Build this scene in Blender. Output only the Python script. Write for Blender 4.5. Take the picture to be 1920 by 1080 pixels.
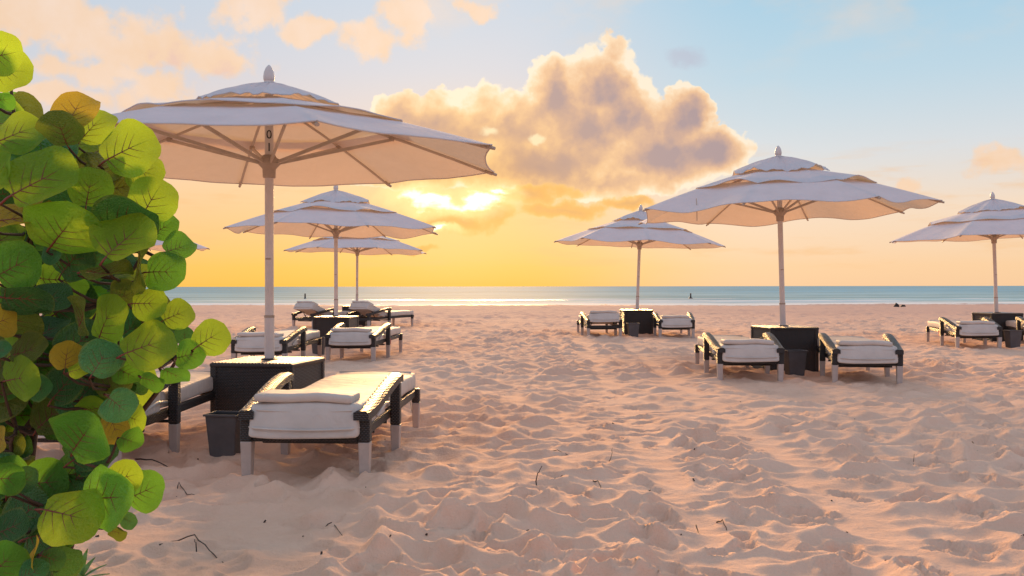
import bpy, bmesh, math, random
import numpy as np
from mathutils import Vector, Matrix, Euler

for o in list(bpy.data.objects):
    bpy.data.objects.remove(o, do_unlink=True)
scene = bpy.context.scene
COL = scene.collection
R = math.radians
random.seed(11)

# ------------------------------------------------------------------ camera
H = 1.10
F = 1740.0                       # focal length in pixels of the 1920 px wide photograph
cam_d = bpy.data.cameras.new('camera')
cam = bpy.data.objects.new('camera', cam_d)
COL.objects.link(cam)
cam_d.sensor_width = 36.0
cam_d.lens = 36.0 * F / 1920.0
cam_d.clip_start = 0.05
cam_d.clip_end = 40000
cam.location = (0, 0, H)
cam.rotation_euler = Euler((R(90 - 0.10), R(0.07), 0), 'XYZ')
scene.camera = cam

# ------------------------------------------------------------------ colour management
scene.view_settings.view_transform = 'Standard'
scene.view_settings.look = 'None'
scene.view_settings.exposure = 0.35
scene.view_settings.gamma = 1.0
scene.render.engine = 'CYCLES'

SUN_AZ = math.atan((862 - 960) / F)     # azimuth from +Y towards +X
SUN_EL = R(13.0)


def srgb(r, g, b):
    def c(v):
        v /= 255.0
        return v / 12.92 if v <= 0.04045 else ((v + 0.055) / 1.055) ** 2.4
    return (c(r), c(g), c(b), 1.0)


# ------------------------------------------------------------------ node helper
class NT:
    def __init__(self, tree):
        self.t = tree
        self.n = tree.nodes
        self.l = tree.links

    def new(self, kind, **props):
        nd = self.n.new(kind)
        for k, v in props.items():
            setattr(nd, k, v)
        return nd

    def put(self, sock, v):
        if isinstance(v, bpy.types.NodeSocket):
            self.l.new(v, sock)
        elif v is not None:
            sock.default_value = v

    def m(self, op, a, b=None, c=None, clamp=False):
        nd = self.new('ShaderNodeMath', operation=op)
        nd.use_clamp = clamp
        self.put(nd.inputs[0], a)
        if b is not None:
            self.put(nd.inputs[1], b)
        if c is not None:
            self.put(nd.inputs[2], c)
        return nd.outputs[0]

    def vm(self, op, a, b=None, s=None):
        nd = self.new('ShaderNodeVectorMath', operation=op)
        self.put(nd.inputs[0], a)
        if b is not None:
            self.put(nd.inputs[1], b)
        if s is not None:
            self.put(nd.inputs['Scale'], s)
        return nd.outputs['Value'] if op in ('LENGTH', 'DOT_PRODUCT', 'DISTANCE') else nd.outputs[0]

    def mix(self, f, a, b, blend='MIX'):
        nd = self.new('ShaderNodeMix', data_type='RGBA', blend_type=blend)
        self.put(nd.inputs[0], f)
        self.put(nd.inputs[6], a)
        self.put(nd.inputs[7], b)
        return nd.outputs[2]

    def ss(self, v, lo, hi, a=0.0, b=1.0):
        nd = self.new('ShaderNodeMapRange', interpolation_type='SMOOTHSTEP')
        self.put(nd.inputs[0], v)
        for i, x in zip((1, 2, 3, 4), (lo, hi, a, b)):
            self.put(nd.inputs[i], x)
        return nd.outputs[0]

    def noise(self, vec, scale, detail=2.0, rough=0.5, dist=0.0, lac=2.0):
        nd = self.new('ShaderNodeTexNoise')
        if vec is not None:
            self.put(nd.inputs['Vector'], vec)
        nd.inputs['Scale'].default_value = scale
        nd.inputs['Detail'].default_value = detail
        nd.inputs['Roughness'].default_value = rough
        nd.inputs['Distortion'].default_value = dist
        nd.inputs['Lacunarity'].default_value = lac
        return nd

    def ramp(self, f, stops, interp='LINEAR'):
        nd = self.new('ShaderNodeValToRGB')
        self.put(nd.inputs[0], f)
        cr = nd.color_ramp
        cr.interpolation = interp
        while len(cr.elements) > 1:
            cr.elements.remove(cr.elements[-1])
        cr.elements[0].position = stops[0][0]
        cr.elements[0].color = stops[0][1]
        for p, c in stops[1:]:
            e = cr.elements.new(p)
            e.color = c
        return nd.outputs[0]


# ------------------------------------------------------------------ world: sunset sky with cloud banks
world = bpy.data.worlds.new('World')
scene.world = world
world.use_nodes = True
w = NT(world.node_tree)
w.n.clear()
w_out = w.new('ShaderNodeOutputWorld')
w_bg = w.new('ShaderNodeBackground')
w.l.new(w_bg.outputs[0], w_out.inputs[0])
tc = w.new('ShaderNodeTexCoord')
D = w.vm('NORMALIZE', tc.outputs['Generated'])
sep = w.new('ShaderNodeSeparateXYZ')
w.l.new(D, sep.inputs[0])
DEG = 180 / math.pi
az0 = w.m('MULTIPLY', w.m('ARCTAN2', sep.outputs[0], sep.outputs[1]), DEG)
el0 = w.m('MULTIPLY', w.m('ARCSINE', sep.outputs[2]), DEG)


def sky_at(px, py):
    u = (px - 960) / F
    return math.atan(u) * DEG, math.atan((537 - py) / F * math.cos(math.atan(u))) * DEG


SAZ, SEL = sky_at(862, 382)
# clear sky: elevation ramps, warm under the sun and cool away from it
elp = w.m('ADD', w.m('MULTIPLY', el0, 1 / 90.0), 0.0, clamp=True)
elq = w.m('POWER', elp, 0.5)


def q(e):
    return (max(e, 0) / 90.0) ** 0.5


cool = w.ramp(elq, [(0.0, srgb(250, 205, 160)), (q(1.2), srgb(253, 211, 165)), (q(4.5), srgb(248, 222, 196)),
                    (q(8), srgb(220, 224, 227)), (q(12), srgb(192, 217, 231)), (q(17), srgb(170, 209, 231)),
                    (q(35), srgb(176, 206, 230)), (1.0, srgb(178, 200, 228))])
warm = w.ramp(elq, [(0.0, srgb(255, 190, 70)), (q(1.2), srgb(255, 197, 90)), (q(3.5), srgb(255, 201, 132)),
                    (q(6), srgb(252, 208, 158)), (q(9), srgb(236, 214, 204)), (q(13), srgb(214, 214, 222)), (q(17), srgb(202, 214, 228)),
                    (q(35), srgb(184, 206, 230)), (1.0, srgb(178, 200, 228))])
back = w.ramp(elq, [(0.0, srgb(206, 190, 208)), (q(5), srgb(220, 202, 218)), (q(14), srgb(208, 208, 230)),
                    (q(35), srgb(190, 206, 232)), (1.0, srgb(178, 200, 228))])
daz = w.m('SUBTRACT', az0, SAZ)
dl = w.m('ADD', w.m('MULTIPLY', w.m('LESS_THAN', daz, 0.0), w.m('MULTIPLY', daz, -0.28)),
         w.m('MULTIPLY', w.m('GREATER_THAN', daz, 0.0), daz))
wf = w.ss(dl, 2.0, 19.0, 1.0, 0.0)
sky = w.mix(wf, cool, warm)
bf = w.ss(w.m('ABSOLUTE', az0), 55.0, 150.0)
sky = w.mix(bf, sky, back)

# domain warp shared by the clouds
wn = w.noise(D, 26.0, 4.0, 0.55)
wv = w.vm('SUBTRACT', wn.outputs['Color'], (0.5, 0.5, 0.5))
wsep = w.new('ShaderNodeSeparateXYZ')
w.l.new(wv, wsep.inputs[0])
az = w.m('ADD', az0, w.m('MULTIPLY', wsep.outputs[0], 2.6))
el = w.m('ADD', el0, w.m('MULTIPLY', wsep.outputs[1], 2.0))
fb = w.noise(D, 40.0, 6.0, 0.54)
fbm = fb.outputs[0]


def billow_at(vec):
    vo = w.new('ShaderNodeTexVoronoi', feature='F1', normalize=True)
    w.put(vo.inputs['Vector'], vec)
    vo.inputs['Scale'].default_value = 24.0
    vo.inputs['Detail'].default_value = 2.0
    vo.inputs['Roughness'].default_value = 0.55
    vo.inputs['Lacunarity'].default_value = 2.2
    return w.m('SUBTRACT', 1.0, w.m('MULTIPLY', vo.outputs['Distance'], 2.0))


Dw = w.vm('ADD', D, w.vm('SCALE', wv, s=0.02))
bil = billow_at(Dw)

fb2 = w.noise(w.vm('ADD', D, (3.1, 1.7, 5.2)), 20.0, 5.0, 0.55).outputs[0]


def blobs(lst, AZ, EL):
    acc = None
    for (cx, cy, rx, ry) in lst:
        a, e = sky_at(cx, cy)
        k = DEG / F
        da = w.m('MULTIPLY', w.m('SUBTRACT', AZ, a), 1 / (rx * k))
        de = w.m('MULTIPLY', w.m('SUBTRACT', EL, e), 1 / (ry * k))
        v = w.m('SUBTRACT', 1.0, w.m('SQRT', w.m('ADD', w.m('MULTIPLY', da, da), w.m('MULTIPLY', de, de))))
        acc = v if acc is None else w.m('SMOOTH_MAX', acc, v, 0.18)
    return acc


# scattered thin clouds: they cover the whole dome, a few patches are placed
thin = blobs([(120, 50, 190, 55), (250, 90, 190, 50), (390, 105, 90, 40), (285, 165, 60, 35), (40, 20, 120, 70),
              (685, 70, 52, 42), (770, 20, 70, 52), (490, 10, 80, 45), (1865, 305, 60, 24), (1715, 345, 22, 18), (90, 175, 120, 22), (180, 135, 130, 26), (575, 55, 70, 26), (900, 15, 60, 20)], az, el)
gen = w.noise(w.vm('MULTIPLY', D, (1.0, 1.0, 2.2)), 5.0, 6.0, 0.55).outputs[0]
genm = w.m('MULTIPLY', w.ss(gen, 0.52, 0.72), w.ss(el0, 9.0, 22.0))
thin_d = w.ss(w.m('ADD', thin, w.m('MULTIPLY', w.m('SUBTRACT', fbm, 0.5), 2.2)), -0.12, 0.55)
thin_d = w.m('MAXIMUM', thin_d, w.m('MULTIPLY', genm, 0.8))
thin_c = w.ramp(fb2, [(0.3, srgb(252, 222, 198)), (0.62, srgb(250, 212, 176)), (0.75, srgb(240, 200, 180))])
thin_c = w.mix(bf, thin_c, srgb(214, 190, 200))
sky = w.mix(w.m('MULTIPLY', thin_d, 0.92), sky, thin_c)
# a small grey wisp in the blue
gw = w.ss(w.m('ADD', blobs([(1288, 105, 52, 26)], az, el), w.m('MULTIPLY', w.m('SUBTRACT', fbm, 0.5), 1.2)), 0.0, 0.8)
sky = w.mix(w.m('MULTIPLY', gw, 0.6), sky, srgb(186, 188, 206))
# low streaky haze clouds near the horizon
streak = w.noise(w.vm('MULTIPLY', D, (1.0, 1.0, 7.0)), 9.0, 5.0, 0.6).outputs[0]
st = w.m('MULTIPLY', w.ss(streak, 0.5, 0.7), w.m('MULTIPLY', w.ss(el0, 0.4, 2.0), w.ss(el0, 6.0, 9.0, 1.0, 0.0)))
sky = w.mix(w.m('MULTIPLY', st, 0.42), sky, srgb(246, 190, 128))

# the sun behind the bank: broad glow and torn white gap
dse = w.m('SUBTRACT', el0, SEL)
r2 = w.m('ADD', w.m('MULTIPLY', daz, daz), w.m('MULTIPLY', w.m('MULTIPLY', dse, dse), 1.8))
glow = w.m('EXPONENT', w.m('MULTIPLY', r2, -1 / 30.0))
sky = w.mix(w.m('MULTIPLY', glow, 0.7), sky, srgb(255, 215, 132))

# main cumulus bank
BANK = [(1135, 165, 92, 88), (1045, 165, 62, 70), (1180, 215, 75, 70), (1090, 250, 165, 95), (950, 240, 150, 85), (800, 235, 120, 70),
        (745, 225, 60, 50), (1292, 220, 52, 62), (1240, 290, 135, 75), (1345, 285, 80, 52), (1020, 310, 230, 75), (880, 320, 190, 48),
        (1130, 345, 190, 48), (760, 330, 120, 36)]
bank = blobs(BANK, az, el)
nz = w.m('SUBTRACT', fbm, 0.5)
bilc = w.m('SUBTRACT', bil, 0.35)
bd_raw = w.m('ADD', w.m('ADD', bank, w.m('MULTIPLY', nz, 0.45)), w.m('MULTIPLY', bilc, 0.50))
lowfade = w.ss(el0, sky_at(960, 400)[1], sky_at(960, 300)[1], 0.5, 0.0)
bd = w.ss(w.m('SUBTRACT', bd_raw, w.m('MULTIPLY', lowfade, w.m('MULTIPLY', fb2, 1.1))), 0.02, 0.12)
inner = w.m('ADD', w.m('MULTIPLY', bank, 0.62), w.m('MULTIPLY', w.m('SUBTRACT', fb2, 0.5), 1.15))
inner = w.m('ADD', inner, w.m('MULTIPLY', nz, 0.35))
core = w.m('MAXIMUM', blobs([(1120, 245, 150, 62), (1058, 200, 62, 70), (1265, 300, 110, 42), (1010, 305, 150, 45), (1275, 235, 50, 50), (860, 250, 90, 36), (1150, 180, 50, 40)], az, el), -0.4)
inner = w.m('ADD', inner, w.m('ADD', w.m('MULTIPLY', bilc, 0.35), w.m('MULTIPLY', core, 0.30)))
bank_far = w.ramp(inner, [(0.0, srgb(255, 238, 212)), (0.10, srgb(254, 220, 180)), (0.28, srgb(240, 192, 148)),
                          (0.48, srgb(206, 166, 146)), (0.72, srgb(170, 146, 150))])
bank_near = w.ramp(inner, [(0.0, srgb(255, 238, 196)), (0.16, srgb(255, 214, 140)), (0.38, srgb(246, 190, 112)),
                           (0.65, srgb(214, 158, 104)), (1.0, srgb(186, 138, 108))])
nf = w.m('EXPONENT', w.m('MULTIPLY', r2, -1 / 60.0))
bank_c = w.mix(nf, bank_far, bank_near)
sky = w.mix(w.m('MULTIPLY', bd, 0.96), sky, bank_c)
# low lit scraps under and right of the bank
SCR = [(860, 418, 120, 30), (920, 400, 70, 28), (1060, 395, 130, 20), (1180, 385, 90, 16), (990, 365, 120, 22), (760, 470, 70, 10)]
scr = blobs(SCR, az, el)
sd = w.ss(w.m('ADD', scr, w.m('MULTIPLY', nz, 1.5)), 0.06, 0.5)
scr_c = w.ramp(w.m('ADD', scr, nz), [(0.0, srgb(255, 206, 116)), (0.6, srgb(244, 178, 84)), (1.0, srgb(226, 166, 92))])
sky = w.mix(w.m('MULTIPLY', sd, 0.85), sky, scr_c)
# torn gap where the sun shines through
GAP = [(770, 368, 46, 20), (850, 388, 80, 19), (905, 372, 56, 18), (812, 378, 50, 18), (935, 360, 30, 10), (820, 432, 45, 7)]
gap = blobs(GAP, az, el)
gd = w.ss(w.m('ADD', gap, w.m('ADD', w.m('MULTIPLY', nz, 1.5), w.m('MULTIPLY', w.m('SUBTRACT', streak, 0.5), 1.6))), 0.2, 0.85)
gh = w.ss(w.m('ADD', gap, w.m('MULTIPLY', nz, 0.9)), -0.75, 0.45)
sky = w.mix(w.m('MULTIPLY', gh, 0.6), sky, (1.35, 0.96, 0.40, 1.0))
sky = w.mix(gd, sky, (2.2, 1.9, 1.25, 1.0))
# small bright holes in the bank
hole = w.ss(w.m('ADD', blobs([(925, 243, 26, 13), (1010, 255, 18, 12)], az, el), w.m('MULTIPLY', nz, 1.2)), 0.05, 0.7)
sky = w.mix(w.m('MULTIPLY', hole, 0.8), sky, srgb(255, 236, 190))

# below the horizon the world is a dull sand / sea tone
sky = w.mix(w.ss(el0, -1.5, -0.2, 1.0, 0.0), sky, srgb(150, 125, 120))

# physical sky adds the light of the low sun
nis = w.new('ShaderNodeTexSky', sky_type='NISHITA')
nis.sun_disc = False
nis.sun_elevation = SUN_EL
nis.sun_rotation = SUN_AZ
nis.air_density = 1.0
nis.dust_density = 1.5
nis_s = w.vm('SCALE', nis.outputs[0], s=0.003)
sky = w.mix(1.0, sky, nis_s, 'ADD')
w.l.new(sky, w_bg.inputs[0])
w_bg.inputs[1].default_value = 0.75
world.cycles.sampling_method = 'MANUAL'
world.cycles.sample_map_resolution = 1024

# ------------------------------------------------------------------ sun (veiled by cloud: wide and soft)
sun_d = bpy.data.lights.new('sun', 'SUN')
sun = bpy.data.objects.new('sun', sun_d)
COL.objects.link(sun)
sun_d.energy = 5.0
sun_d.angle = R(15)
sun_d.color = (1.0, 0.56, 0.22)
sdir = Vector((math.sin(SUN_AZ) * math.cos(SUN_EL), math.cos(SUN_AZ) * math.cos(SUN_EL), math.sin(SUN_EL)))
sun.rotation_euler = (-sdir).to_track_quat('-Z', 'Y').to_euler()
sun.location = (-3, 40, 12)


SHORE = 80.0
SEA_Z = -0.50


# ------------------------------------------------------------------ materials
def mat(name):
    m = bpy.data.materials.new(name)
    m.use_nodes = True
    t = NT(m.node_tree)
    return m, t, t.n['Principled BSDF'], t.n['Material Output']


def coords(t):
    return t.new('ShaderNodeTexCoord').outputs['Object']


def bump(t, p, h, strength, dist):
    b = t.new('ShaderNodeBump')
    b.inputs['Strength'].default_value = strength
    b.inputs['Distance'].default_value = dist
    t.put(b.inputs['Height'], h)
    t.l.new(b.outputs[0], p.inputs['Normal'])
    return b


def m_sand():
    m, t, p, o = mat('sand')
    c = coords(t)
    n1 = t.noise(c, 2.2, 4, 0.6).outputs[0]
    n2 = t.noise(c, 260, 3, 0.7).outputs[0]
    n3 = t.noise(c, 26, 4, 0.65).outputs[0]
    base = t.ramp(n1, [(0.3, (0.76, 0.475, 0.335, 1)), (0.7, (0.84, 0.555, 0.405, 1))])
    base = t.mix(t.ss(n2, 0.56, 0.75, 0.0, 0.35), base, (0.36, 0.24, 0.18, 1))
    # damp strip at the waterline
    geo = t.new('ShaderNodeNewGeometry')
    s = t.new('ShaderNodeSeparateXYZ')
    t.l.new(geo.outputs['Position'], s.inputs[0])
    wet = t.ss(s.outputs[2], -0.50, -0.40, 1.0, 0.0)
    base = t.mix(t.m('MULTIPLY', wet, 0.7), base, (0.30, 0.21, 0.17, 1))
    # damp tone towards the sea, doubling as painted shade of the far bumps
    damp_shade = t.m('MULTIPLY', t.ss(s.outputs[1], 14, 48), 0.78)
    base = t.mix(damp_shade, base, (0.47, 0.325, 0.29, 1))
    t.l.new(base, p.inputs['Base Color'])
    t.put(p.inputs['Roughness'], t.ss(wet, 0.0, 1.0, 0.95, 0.5))
    p.inputs['Specular IOR Level'].default_value = 0.03
    h = t.m('ADD', t.m('MULTIPLY', n3, 1.0), t.m('MULTIPLY', n2, 0.28))
    bump(t, p, h, 0.8, 0.016)
    return m


def m_sea():
    m, t, p, o = mat('sea_water')
    c = coords(t)
    sc = t.vm('MULTIPLY', c, (0.35, 1.0, 1.0))
    n1 = t.noise(sc, 0.9, 5, 0.6).outputs[0]
    n2 = t.noise(sc, 0.12, 4, 0.6).outputs[0]
    s = t.new('ShaderNodeSeparateXYZ')
    t.l.new(c, s.inputs[0])
    dist = s.outputs[1]
    deep = t.ss(dist, 80, 320)
    base = t.mix(deep, (0.27, 0.51, 0.60, 1), (0.10, 0.40, 0.60, 1))
    n4 = t.noise(t.vm('MULTIPLY', c, (0.10, 1.0, 1.0)), 0.16, 5, 0.62).outputs[0]
    base = t.mix(t.ss(n4, 0.42, 0.60, 0.0, 0.75), base, (0.045, 0.22, 0.31, 1))
    foam_n = t.noise(t.vm('MULTIPLY', c, (0.05, 0.35, 1.0)), 1.6, 5, 0.65).outputs[0]
    foam = t.m('MULTIPLY', t.ss(foam_n, 0.46, 0.62), t.ss(dist, 86, 125, 1.0, 0.0))
    foam2 = t.m('MULTIPLY', t.ss(dist, 83.0, 98.0, 0.95, 0.0), t.ss(foam_n, 0.34, 0.50, 0.25, 1.0))
    foam = t.m('MAXIMUM', t.m('MULTIPLY', foam, 0.75), foam2)
    foam = t.m('MAXIMUM', foam, t.ss(s.outputs[2], SEA_Z + 0.07, SEA_Z + 0.13, 0.0, 0.9))
    base = t.mix(foam, base, (0.80, 0.78, 0.76, 1))
    df = t.new('ShaderNodeBsdfDiffuse')
    t.l.new(base, df.inputs[0])
    gl = t.new('ShaderNodeBsdfGlossy')
    gl.inputs['Roughness'].default_value = 0.03
    gl.inputs['Color'].default_value = (0.9, 0.9, 0.9, 1)
    h = t.m('ADD', n1, t.m('MULTIPLY', n2, 3.0))
    bp = t.new('ShaderNodeBump')
    bp.inputs['Strength'].default_value = 1.0
    bp.inputs['Distance'].default_value = 0.10
    t.l.new(h, bp.inputs['Height'])
    t.l.new(bp.outputs[0], df.inputs['Normal'])
    bq = t.new('ShaderNodeBump')
    bq.inputs['Strength'].default_value = 1.0
    bq.inputs['Distance'].default_value = 0.012
    t.l.new(h, bq.inputs['Height'])
    t.l.new(bq.outputs[0], gl.inputs['Normal'])
    g2 = t.new('ShaderNodeBsdfGlossy')               # choppy glitter
    g2.inputs['Roughness'].default_value = 0.6
    g2.inputs['Color'].default_value = (0.95, 0.88, 0.72, 1)
    t.l.new(bp.outputs[0], g2.inputs['Normal'])
    mx = t.new('ShaderNodeMixShader')
    t.put(mx.inputs[0], t.ss(foam, 0.0, 1.0, 0.17, 0.06))
    t.l.new(df.outputs[0], mx.inputs[1])
    t.l.new(gl.outputs[0], mx.inputs[2])
    my = t.new('ShaderNodeMixShader')
    my.inputs[0].default_value = 0.065
    t.l.new(mx.outputs[0], my.inputs[1])
    t.l.new(g2.outputs[0], my.inputs[2])
    t.l.new(my.outputs[0], o.inputs[0])
    t.n.remove(p)
    return m


def m_canvas():
    m, t, p, o = mat('canvas')
    c = coords(t)
    n = t.noise(c, 3.0, 4, 0.6).outputs[0]
    base = t.ramp(n, [(0.3, (0.66, 0.68, 0.72, 1)), (0.7, (0.74, 0.76, 0.80, 1))])
    t.l.new(base, p.inputs['Base Color'])
    p.inputs['Roughness'].default_value = 0.85
    p.inputs['Specular IOR Level'].default_value = 0.15
    wv_ = t.noise(c, 9, 3, 0.5).outputs[0]
    bump(t, p, wv_, 0.35, 0.03)
    tr = t.new('ShaderNodeBsdfTranslucent')
    tr.inputs[0].default_value = (0.90, 0.56, 0.28, 1)
    mx = t.new('ShaderNodeMixShader')
    mx.inputs[0].default_value = 0.27
    t.l.new(p.outputs[0], mx.inputs[1])
    t.l.new(tr.outputs[0], mx.inputs[2])
    t.l.new(mx.outputs[0], o.inputs[0])
    return m


def m_simple(name, col, rough, var=0.12, scale=8.0, metal=0.0, spec=0.5, bmp=0.0, bscale=60):
    m, t, p, o = mat(name)
    c = coords(t)
    n = t.noise(c, scale, 4, 0.6).outputs[0]
    lo = tuple(v * (1 - var) for v in col) + (1,)
    hi = tuple(min(1, v * (1 + var)) for v in col) + (1,)
    t.l.new(t.ramp(n, [(0.3, lo), (0.7, hi)]), p.inputs['Base Color'])
    t.put(p.inputs['Roughness'], t.ss(n, 0.2, 0.8, rough * 0.85, min(1, rough * 1.15)))
    p.inputs['Metallic'].default_value = metal
    p.inputs['Specular IOR Level'].default_value = spec
    if bmp:
        bump(t, p, t.noise(c, bscale, 3, 0.6).outputs[0], bmp, 0.01)
    return m


def m_cushion():
    m, t, p, o = mat('cushion_fabric')
    c = coords(t)
    n = t.noise(c, 5, 4, 0.6).outputs[0]
    t.l.new(t.ramp(n, [(0.3, (0.53, 0.475, 0.43, 1)), (0.7, (0.62, 0.56, 0.51, 1))]), p.inputs['Base Color'])
    p.inputs['Roughness'].default_value = 0.62
    p.inputs['Specular IOR Level'].default_value = 0.35
    a = t.noise(t.vm('MULTIPLY', c, (1.0, 3.0, 1.0)), 7, 3, 0.55, 0.6).outputs[0]
    bump(t, p, a, 0.35, 0.03)
    return m


def m_weave(name, col, row=0.011, width=0.022, top=False):
    m, t, p, o = mat(name)
    c = coords(t)
    s = t.new('ShaderNodeSeparateXYZ')
    t.l.new(c, s.inputs[0])
    if top:
        u, v = s.outputs[0], s.outputs[1]
        wave = t.m('ABSOLUTE', t.m('SINE', t.m('MULTIPLY', u, math.pi / 0.021)))
        cross = t.m('ABSOLUTE', t.m('SINE', t.m('MULTIPLY', v, math.pi / 0.012)))
        h = t.m('ADD', wave, t.m('MULTIPLY', cross, 0.15))
        fac = t.ss(wave, 0.15, 0.55)
    else:
        u = t.m('ADD', s.outputs[0], s.outputs[1])
        v = s.outputs[2]
        fl = t.m('FLOOR', t.m('MULTIPLY', v, 1 / row))
        a = t.m('ABSOLUTE', t.m('SINE', t.m('MULTIPLY', t.m('ADD', u, t.m('MULTIPLY', fl, width / 2)), math.pi / width)))
        b = t.m('ABSOLUTE', t.m('SINE', t.m('MULTIPLY', v, math.pi / row)))
        h = t.m('MULTIPLY', a, b)
        fac = t.ss(h, 0.2, 0.7)
    n = t.noise(c, 20, 3, 0.6).outputs[0]
    hi = t.mix(n, tuple(v_ * 0.8 for v_ in col) + (1,), tuple(v_ * 1.3 for v_ in col) + (1,))
    t.l.new(t.mix(fac, tuple(v_ * 0.25 for v_ in col) + (1,), hi), p.inputs['Base Color'])
    p.inputs['Roughness'].default_value = 0.36
    p.inputs['Specular IOR Level'].default_value = 0.5
    bump(t, p, h, 0.45 if top else 0.9, 0.005)
    return m


def m_leaf(name, c_lo, c_hi, c_tr, rough=0.42, trf=0.45):
    m, t, p, o = mat(name)
    c = coords(t)
    oi = t.new('ShaderNodeObjectInfo')
    off = t.vm('ADD', c, t.vm('SCALE', (7.0, 3.0, 5.0), s=oi.outputs['Random']))
    n = t.noise(off, 3.2, 4, 0.6).outputs[0]
    f = t.m('ADD', t.m('MULTIPLY', n, 0.8), t.m('MULTIPLY', t.m('SUBTRACT', oi.outputs['Random'], 0.5), 0.5))
    base = t.ramp(f, [(0.25, c_lo + (1,)), (0.7, c_hi + (1,))])
    spots = t.noise(off, 16, 3, 0.6).outputs[0]
    base = t.mix(t.ss(spots, 0.68, 0.76, 0.0, 0.55), base, (0.22, 0.12, 0.03, 1))
    # fine vein mesh and a paler, reddish rim
    net = t.new('ShaderNodeTexVoronoi', feature='DISTANCE_TO_EDGE')
    t.l.new(off, net.inputs['Vector'])
    net.inputs['Scale'].default_value = 15.0
    base = t.mix(t.ss(net.outputs['Distance'], 0.0, 0.07, 0.30, 0.0), base, tuple(min(1, v * 1.7 + 0.02) for v in c_hi) + (1,))
    rr = t.vm('LENGTH', t.vm('SUBTRACT', c, (0.0, 0.5, 0.0)))
    base = t.mix(t.ss(rr, 0.47, 0.53, 0.0, 0.3), base, (0.34, 0.26, 0.03, 1))
    t.l.new(base, p.inputs['Base Color'])
    p.inputs['Roughness'].default_value = rough
    p.inputs['Specular IOR Level'].default_value = 0.4
    bump(t, p, t.m('ADD', t.noise(off, 7, 4, 0.6).outputs[0], t.m('MULTIPLY', net.outputs['Distance'], 0.9)), 0.5, 0.05)
    tr = t.new('ShaderNodeBsdfTranslucent')
    t.l.new(t.mix(n, tuple(v * 0.8 for v in c_tr) + (1,), c_tr + (1,)), tr.inputs[0])
    mx = t.new('ShaderNodeMixShader')
    mx.inputs[0].default_value = trf
    t.l.new(p.outputs[0], mx.inputs[1])
    t.l.new(tr.outputs[0], mx.inputs[2])
    t.l.new(mx.outputs[0], o.inputs[0])
    return m


M = dict(
    sand=m_sand(), sea=m_sea(), canvas=m_canvas(), cushion=m_cushion(),
    pole=m_simple('painted_pole', (0.66, 0.60, 0.57), 0.42, 0.08, 6, bmp=0.1),
    hub=m_simple('hub_plastic', (0.42, 0.33, 0.26), 0.5, 0.15),
    rib=m_simple('rib_paint', (0.52, 0.43, 0.35), 0.5, 0.1),
    weave=m_weave('dark_wicker', (0.044, 0.037, 0.036)),
    strand=m_simple('wicker_strand', (0.15, 0.115, 0.09), 0.30, 0.25, 14, spec=0.6),  # paler than the side weave: sky reflection on the top put into the colour
    frame=m_simple('dark_frame', (0.025, 0.022, 0.022), 0.4, 0.2),
    sleeve=m_simple('leg_sleeve_metal', (0.44, 0.375, 0.34), 0.38, 0.12, 10, spec=0.5, bmp=0.1),
    bar=m_simple('light_metal', (0.62, 0.60, 0.58), 0.3, 0.08),
    bin=m_simple('bin_plastic', (0.085, 0.078, 0.080), 0.6, 0.2, 10, bmp=0.15, bscale=30),
    bin_in=m_simple('bin_inside', (0.03, 0.028, 0.028), 0.7, 0.2),
    digit=m_simple('black_print', (0.012, 0.012, 0.014), 0.6, 0.1),
    red=m_simple('red_tag', (0.62, 0.03, 0.025), 0.55, 0.15),
    twig=m_simple('dry_twig', (0.055, 0.035, 0.026), 0.85, 0.3, 40),
    rock=m_simple('dark_rock', (0.035, 0.028, 0.027), 0.8, 0.3, 12, bmp=0.5),
    buoy=m_simple('buoy_paint', (0.10, 0.06, 0.045), 0.5, 0.2),
    bark=m_simple('bush_bark', (0.085, 0.045, 0.032), 0.8, 0.35, 30, bmp=0.5),
    vein=m_simple('leaf_vein', (0.19, 0.035, 0.022), 0.5, 0.25, 10),
    leaf_light=m_leaf('leaf_yellow_green', (0.12, 0.28, 0.018), (0.22, 0.40, 0.03), (0.56, 0.82, 0.05), trf=0.60),
    leaf_mid=m_leaf('leaf_green', (0.065, 0.19, 0.022), (0.12, 0.29, 0.035), (0.26, 0.66, 0.05), trf=0.5),
    leaf_shaded=m_leaf('leaf_interior_shade', (0.03, 0.10, 0.03), (0.06, 0.16, 0.045), (0.12, 0.32, 0.04), trf=0.3),  # shade inside the bush painted as a darker leaf colour
    leaf_sky_sheen=m_leaf('leaf_green_sky_sheen', (0.045, 0.19, 0.06), (0.08, 0.27, 0.085), (0.18, 0.42, 0.07), rough=0.32, trf=0.25),  # sky reflected on glossy leaves, put into a bluish base colour
    leaf_yellow=m_leaf('leaf_turning_yellow', (0.34, 0.27, 0.02), (0.50, 0.34, 0.03), (0.80, 0.58, 0.05), trf=0.5),
    leaf_olive=m_leaf('leaf_olive_brown', (0.08, 0.11, 0.02), (0.14, 0.17, 0.03), (0.28, 0.36, 0.03), trf=0.4),
)


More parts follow.
